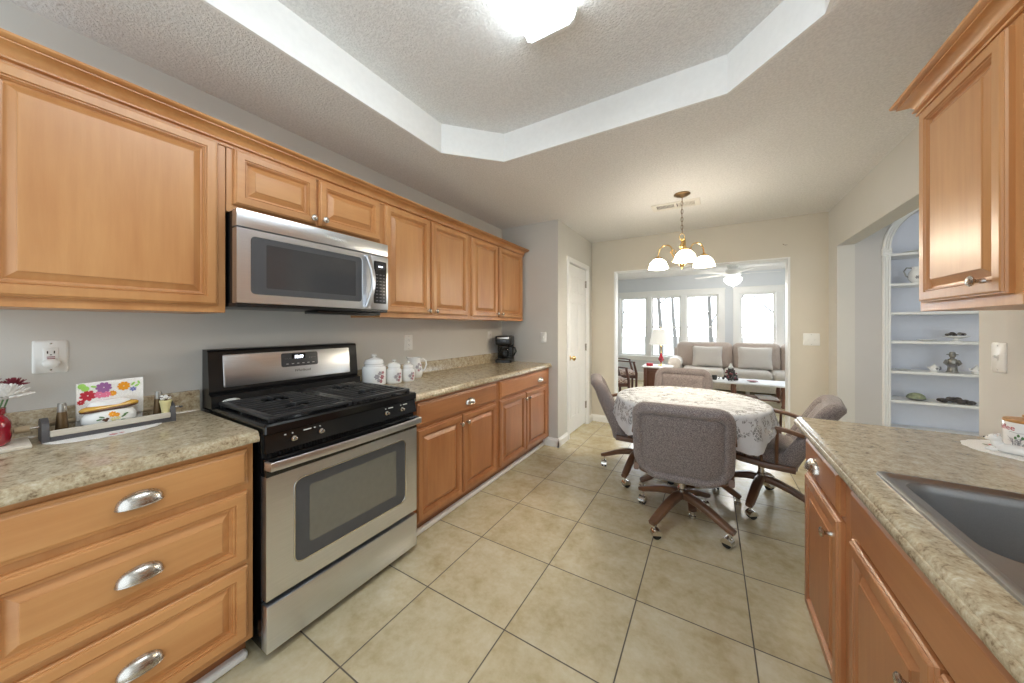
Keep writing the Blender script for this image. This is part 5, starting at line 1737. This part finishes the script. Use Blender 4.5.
# ================================================================== PENINSULA ITEMS
d2 = doily('doily', 'white scalloped doily under the coffee canister on the peninsula', (.872, 1.722, CT + .0005), .14, .125, radians(-20))
mb = MB()
P2 = lambda x, z: (x, z, .0028)
petals(mb, -.07, .012, .013, P2); petals(mb, -.05, -.012, .011, P2); petals(mb, -.08, .03, .009, P2)
mb.obj('red_motif', M['red'], d2, smooth=0)
mb = MB()
for x, z, a in ((-.092, .02, .4), (-.06, .032, 1.2), (-.04, .006, 0), (-.075, -.006, 2.4)): dot(mb, x, z, .011, P2, sx=.45, rot=a)
mb.obj('leaf_motif', M['greenm'], d2, smooth=0)
def tea_can(label, loc, R_, h, word, ang):
    t = thing('canister', label, 'canister', loc, 0, 'lettered canisters on the peninsula')
    mb = MB(); mb.lathe([(.001, 0), (R_ * .96, 0), (R_, .004), (R_, h - .002), (R_ * .97, h), (.001, h)], 36); mb.obj('body', M['porc'], t)
    mb = MB(); mb.lathe([(R_ * .95, h), (R_ * 1.0, h + .001), (R_ * 1.01, h + .006), (R_ * .95, h + .009), (R_ * .2, h + .011), (R_ * .16, h + .014), (R_ * .26, h + .018), (R_ * .25, h + .024), (.001, h + .026)], 32); mb.obj('lid', M['lidwood'], t)
    put = on_round(R_, ang)
    text_part('lettering', word, .024, M['red'], t, lambda x, y, z: put(x, h - .018 + y), depth=0.0)
    put = on_round(R_, ang + radians(44))
    mb = MB()
    rr2 = random.Random(9)
    for k in range(26):
        u0, z0 = rr2.uniform(-.012, .012), rr2.uniform(.008, .03)
        a = rr2.uniform(.2, pi - .2); L = rr2.uniform(.012, .024)
        du, dz = cos(a) * L, sin(a) * L * .9
        mb.add([put(u0 - .0008, z0), put(u0 + .0008, z0), put(u0 + du + .0004, z0 + dz), put(u0 + du - .0004, z0 + dz)], [(0, 1, 2, 3)])
    mb.obj('sprig_print', M['greyp'], t, smooth=0)
    mb = MB()
    for u, z in ((.0, .042), (.008, .036), (-.006, .034)): dot(mb, u, z, .005, put, sx=.6)
    mb.obj('leaf_print', M['green'], t, smooth=0)
    mb = MB()
    ln = [(-.02 + .004 * k, h - .032 + .001 * sin(k)) for k in range(11)]
    for (u0, z0), (u1, z1) in zip(ln, ln[1:]): mb.add([put(u0, z0), put(u1, z1), put(u1, z1 + .001), put(u0, z0 + .001)], [(0, 1, 2, 3)])
    mb.obj('script_line', M['greyp'], t, smooth=0)
    return t
tea_can('white canister lettered in red with wooden lid, by the wall behind the bear', (.892, 1.795, CT + .003), .050, .082, 'Coffee', radians(-182))
tea_can('white lettered canister with wooden lid cut off by the right photo edge', (.93, 1.665, CT + .003), .043, .074, 'Tea', radians(-178))
# polar bear figurine
bear = thing('bear_figurine', 'white lying polar bear figurine on the doily', 'figurine', (.815, 1.672, CT + .003), radians(-42))
bear.scale = (.84, .84, .84)
mb = MB()
def blob(cs):
    for c, r, sc in cs: mb.ball(c, r, n=14, m=10, sc=sc)
rs = []
for x, zc2, ry, rz_ in ((-.052, .012, .004, .004), (-.048, .014, .014, .012), (-.03, .017, .022, .017), (0, .018, .024, .018), (.03, .016, .023, .016), (.048, .012, .016, .011), (.055, .010, .005, .004)):
    rs.append([(x, ry * cos(2 * pi * i / 16), max(0.0, zc2 + rz_ * sin(2 * pi * i / 16))) for i in range(16)])
mb.rings(rs)
blob((((-.05, 0, .03), .015, (1, 1, 1.1)), ((-.055, 0, .048), .0165, (1.05, 1, .95)), ((-.070, 0, .043), .0085, (1.2, .9, .8)), ((-.050, .012, .062), .005, (1, 1, 1)), ((-.050, -.012, .062), .005, (1, 1, 1)), ((-.058, .018, .008), .009, (1.8, .8, .8)), ((-.058, -.018, .008), .009, (1.8, .8, .8)), ((.04, .02, .008), .010, (1.4, .9, .8)), ((.04, -.02, .008), .010, (1.4, .9, .8))))
bb = mb.obj('bear_body', M['porc'], bear)
md_ = bb.modifiers.new('merge', 'REMESH'); md_.mode = 'VOXEL'; md_.voxel_size = .0022; md_.use_smooth_shade = True
mb = MB(); mb.ball((-.0795, 0, .0455), .0028, n=8, m=6)
for y in (-.0065, .0065): mb.ball((-.069, y, .053), .0016, n=8, m=6)
mb.obj('face_marks', M['dark'], bear)

# ================================================================== NICHE ITEMS
NY = RY1 + .09
def niche(z, x, y=NY): return (x, y, z)
t = thing('footed_bowl', 'white footed dish heaped with dark stones, upper shelf below the cabinet', 'dish', niche(1.168, 1.765))
mb = MB(); mb.lathe([(.001, 0), (.038, 0), (.036, .006), (.014, .012), (.014, .024), (.05, .034), (.072, .042), (.07, .046), (.04, .04), (.001, .036)], 24); mb.obj('dish', M['porc'], t)
rr_ = random.Random(8)
for k in range(26):
    a = rr_.uniform(0, 2 * pi); r = .055 * sqrt(rr_.random())
    mb = MB(); mb.ball((r * cos(a), r * sin(a), .052 + .022 * (1 - r / .06) + rr_.uniform(0, .004)), rr_.uniform(.010, .015), n=7, m=5, sc=(1, .9, .75))
    tag(mb.obj('pebble', M['stone'] if k % 4 else M['pewter'], smooth=25), 'small dark stone heaped in the white footed dish', 'stone', 'stones in the footed dish', niche(1.168, 1.765))
mb = MB(); mb.lathe([(.001, .002), (.03, .002), (.055, .010), (.057, .013), (.03, .006), (.001, .006)], 24)
tag(mb.obj('saucer', M['porc']), 'shallow white saucer left of the footed dish in the niche', 'saucer', loc=niche(1.168, 1.60))
# robed figure
t = thing('figurine', 'grey figure holding a basket on the middle niche shelf', 'figurine', niche(.906, 1.745), radians(-20))
mb = MB(); mb.lathe([(.001, 0), (.036, 0), (.036, .006), (.030, .012), (.026, .04), (.028, .075), (.032, .095), (.024, .112), (.012, .12), (.011, .128)], 20); mb.obj('robe', M['pewter'], t)
mb = MB(); mb.ball((0, -.004, .142), .019, n=14, m=10); mb.lathe([(.034, .150), (.030, .156), (.018, .158), (.015, .172), (.001, .176)], 18); mb.obj('head_and_hat', M['pewter'], t)
for s_ in (-1, 1):
    mb = MB(); mb.tube([(s_ * .028, 0, .102), (s_ * .038, -.014, .08), (s_ * .026, -.034, .066)], [.012, .011, .009], 9); mb.obj('arm', M['pewter'], t)
mb = MB(); mb.lathe([(.001, 0), (.02, 0), (.026, .02), (.024, .022), (.001, .018)], 14, (0, -.046, .05)); mb.obj('basket', M['greyp'], t)
for nm, lab, x in (('teapot', 'small speckled teapot left of the grey figure in the niche', 1.645), ('teapot', 'small speckled teapot at the right end of the middle niche shelf', 1.875)):
    t = thing('teapot', lab, 'teapot', niche(.906, x), radians(20), 'small teapots in the niche')
    mb = MB(); mb.lathe([(.001, 0), (.018, 0), (.028, .012), (.031, .026), (.026, .042), (.014, .05), (.015, .053), (.008, .057), (.004, .062), (.007, .067), (.001, .071)], 20); mb.obj('pot', M['porc'], t)
    mb = MB(); mb.tube([(-.028, 0, .022), (-.042, 0, .03), (-.048, 0, .044)], [.006, .005, .004], 8); mb.obj('spout', M['porc'], t)
    mb = MB(); mb.tube([(.027, 0, .04), (.044, 0, .042), (.046, 0, .024), (.029, 0, .016)], .0032, 7); mb.obj('handle', M['greyp'], t)
    put = on_round(lambda z: .0315 if .014 < z < .04 else .028, radians(-90))
    mb = MB(); petals(mb, -.008, .03, .010, put); petals(mb, .012, .022, .009, put); mb.obj('flower_print', M['greyp'], t, smooth=0)
mb = MB(); mb.lathe([(.001, .002), (.02, .002), (.045, .008), (.047, .011), (.02, .006), (.001, .005)], 22)
tag(mb.obj('saucer', M['porc']), 'shallow white saucer at the left end of the middle niche shelf', 'saucer', loc=niche(.906, 1.46))
# covered shell dish and mineral cluster on the lower shelf
t = thing('shell_dish', 'green and silver shell-shaped covered dish on the lower niche shelf', 'dish', niche(.651, 1.54))
mb = MB(); mb.lathe([(.001, 0), (.03, 0), (.056, .012), (.058, .018), (.001, .018)], 24); mb.obj('dish', M['pewter'], t)
mb = MB()
rs = []
for k in range(9):
    q = pi / 2 * k / 8
    rs.append([((.055 * cos(q) + .001) * (1 + .05 * cos(9 * a_)) * cos(a_), (.05 * cos(q) + .001) * (1 + .05 * cos(9 * a_)) * sin(a_), .018 + .046 * sin(q)) for a_ in [2 * pi * i / 54 for i in range(54)]])
mb.rings(rs); mb.obj('shell_cover', M['greenm'], t)
mb = MB()
for k in range(46):
    a = rr_.uniform(0, 2 * pi); r = sqrt(rr_.random())
    mb.ball((.10 * r * cos(a), .045 * r * sin(a), .012 + .03 * (1 - r)), rr_.uniform(.012, .02), n=6, m=4, sc=(1.2, 1, .8))
tag(mb.obj('mineral_cluster', M['stone'], smooth=15), 'rough dark mineral cluster on the lower niche shelf', 'mineral', loc=niche(.651, 1.76))
# jug and plate on the top shelves, partly behind the wall cabinet
t = thing('jug', 'silver and white jug on the upper niche shelf beside the cabinet edge', 'jug', niche(1.671, 1.545), radians(180))
mb = MB(); mb.lathe([(.001, 0), (.034, 0), (.03, .008), (.05, .035), (.056, .07), (.046, .10), (.03, .125), (.036, .145), (.034, .145), (.027, .125), (.042, .1), (.001, .02)], 22); mb.obj('body', M['porc'], t)
mb = MB(); mb.tube([(.03, 0, .135), (.062, 0, .14), (.078, 0, .11), (.066, 0, .07), (.05, 0, .055)], .005, 8); mb.obj('handle', M['pewter'], t)
put = on_round(lambda z: .056 if z < .085 else .05, radians(115))
mb = MB(); petals(mb, 0, .065, .022, put); petals(mb, -.04, .05, .016, put); petals(mb, .03, .09, .014, put); mb.obj('flower_print', M['greyp'], t, smooth=0)
mb = MB(); mb.lathe([(.001, .002), (.05, .002), (.10, .012), (.102, .016), (.05, .007), (.001, .007)], 28)
tag(mb.obj('plate', M['porc']), 'flat white plate lying on the topmost niche shelf', 'plate', loc=niche(1.935, 1.56))
# stray wire on the far wall
mb = MB(); mb.tube([(-.018, -.001, .01), (-.008, -.004, -.001), (.006, -.004, -.004), (.02, -.002, -.002)], .0022, 6)
tag(mb.obj('wire_stub', M['brown']), 'short brown wire stub on the wall above the sunroom opening', 'wire', loc=(.672, YF, 2.155))

# added fill light on the hall ceiling, out of view, to brighten the niche
hall_fill = thing('ceiling_light', 'added round fill light on the unseen hall ceiling, brightening the niche shelves', 'ceiling light', (2.05, 2.9, ZC))
mb = MB(); mb.lathe([(.001, -.001), (.17, -.001), (.172, -.02), (.165, -.026), (.001, -.026)], 28); mb.obj('base_ring', M['trim'], hall_fill)
mb = MB(); mb.lathe([(.155, -.026), (.15, -.05), (.12, -.08), (.06, -.098), (.001, -.102)], 28, cap0=False); mb.obj('fill_dome', M['hallfill'], hall_fill)
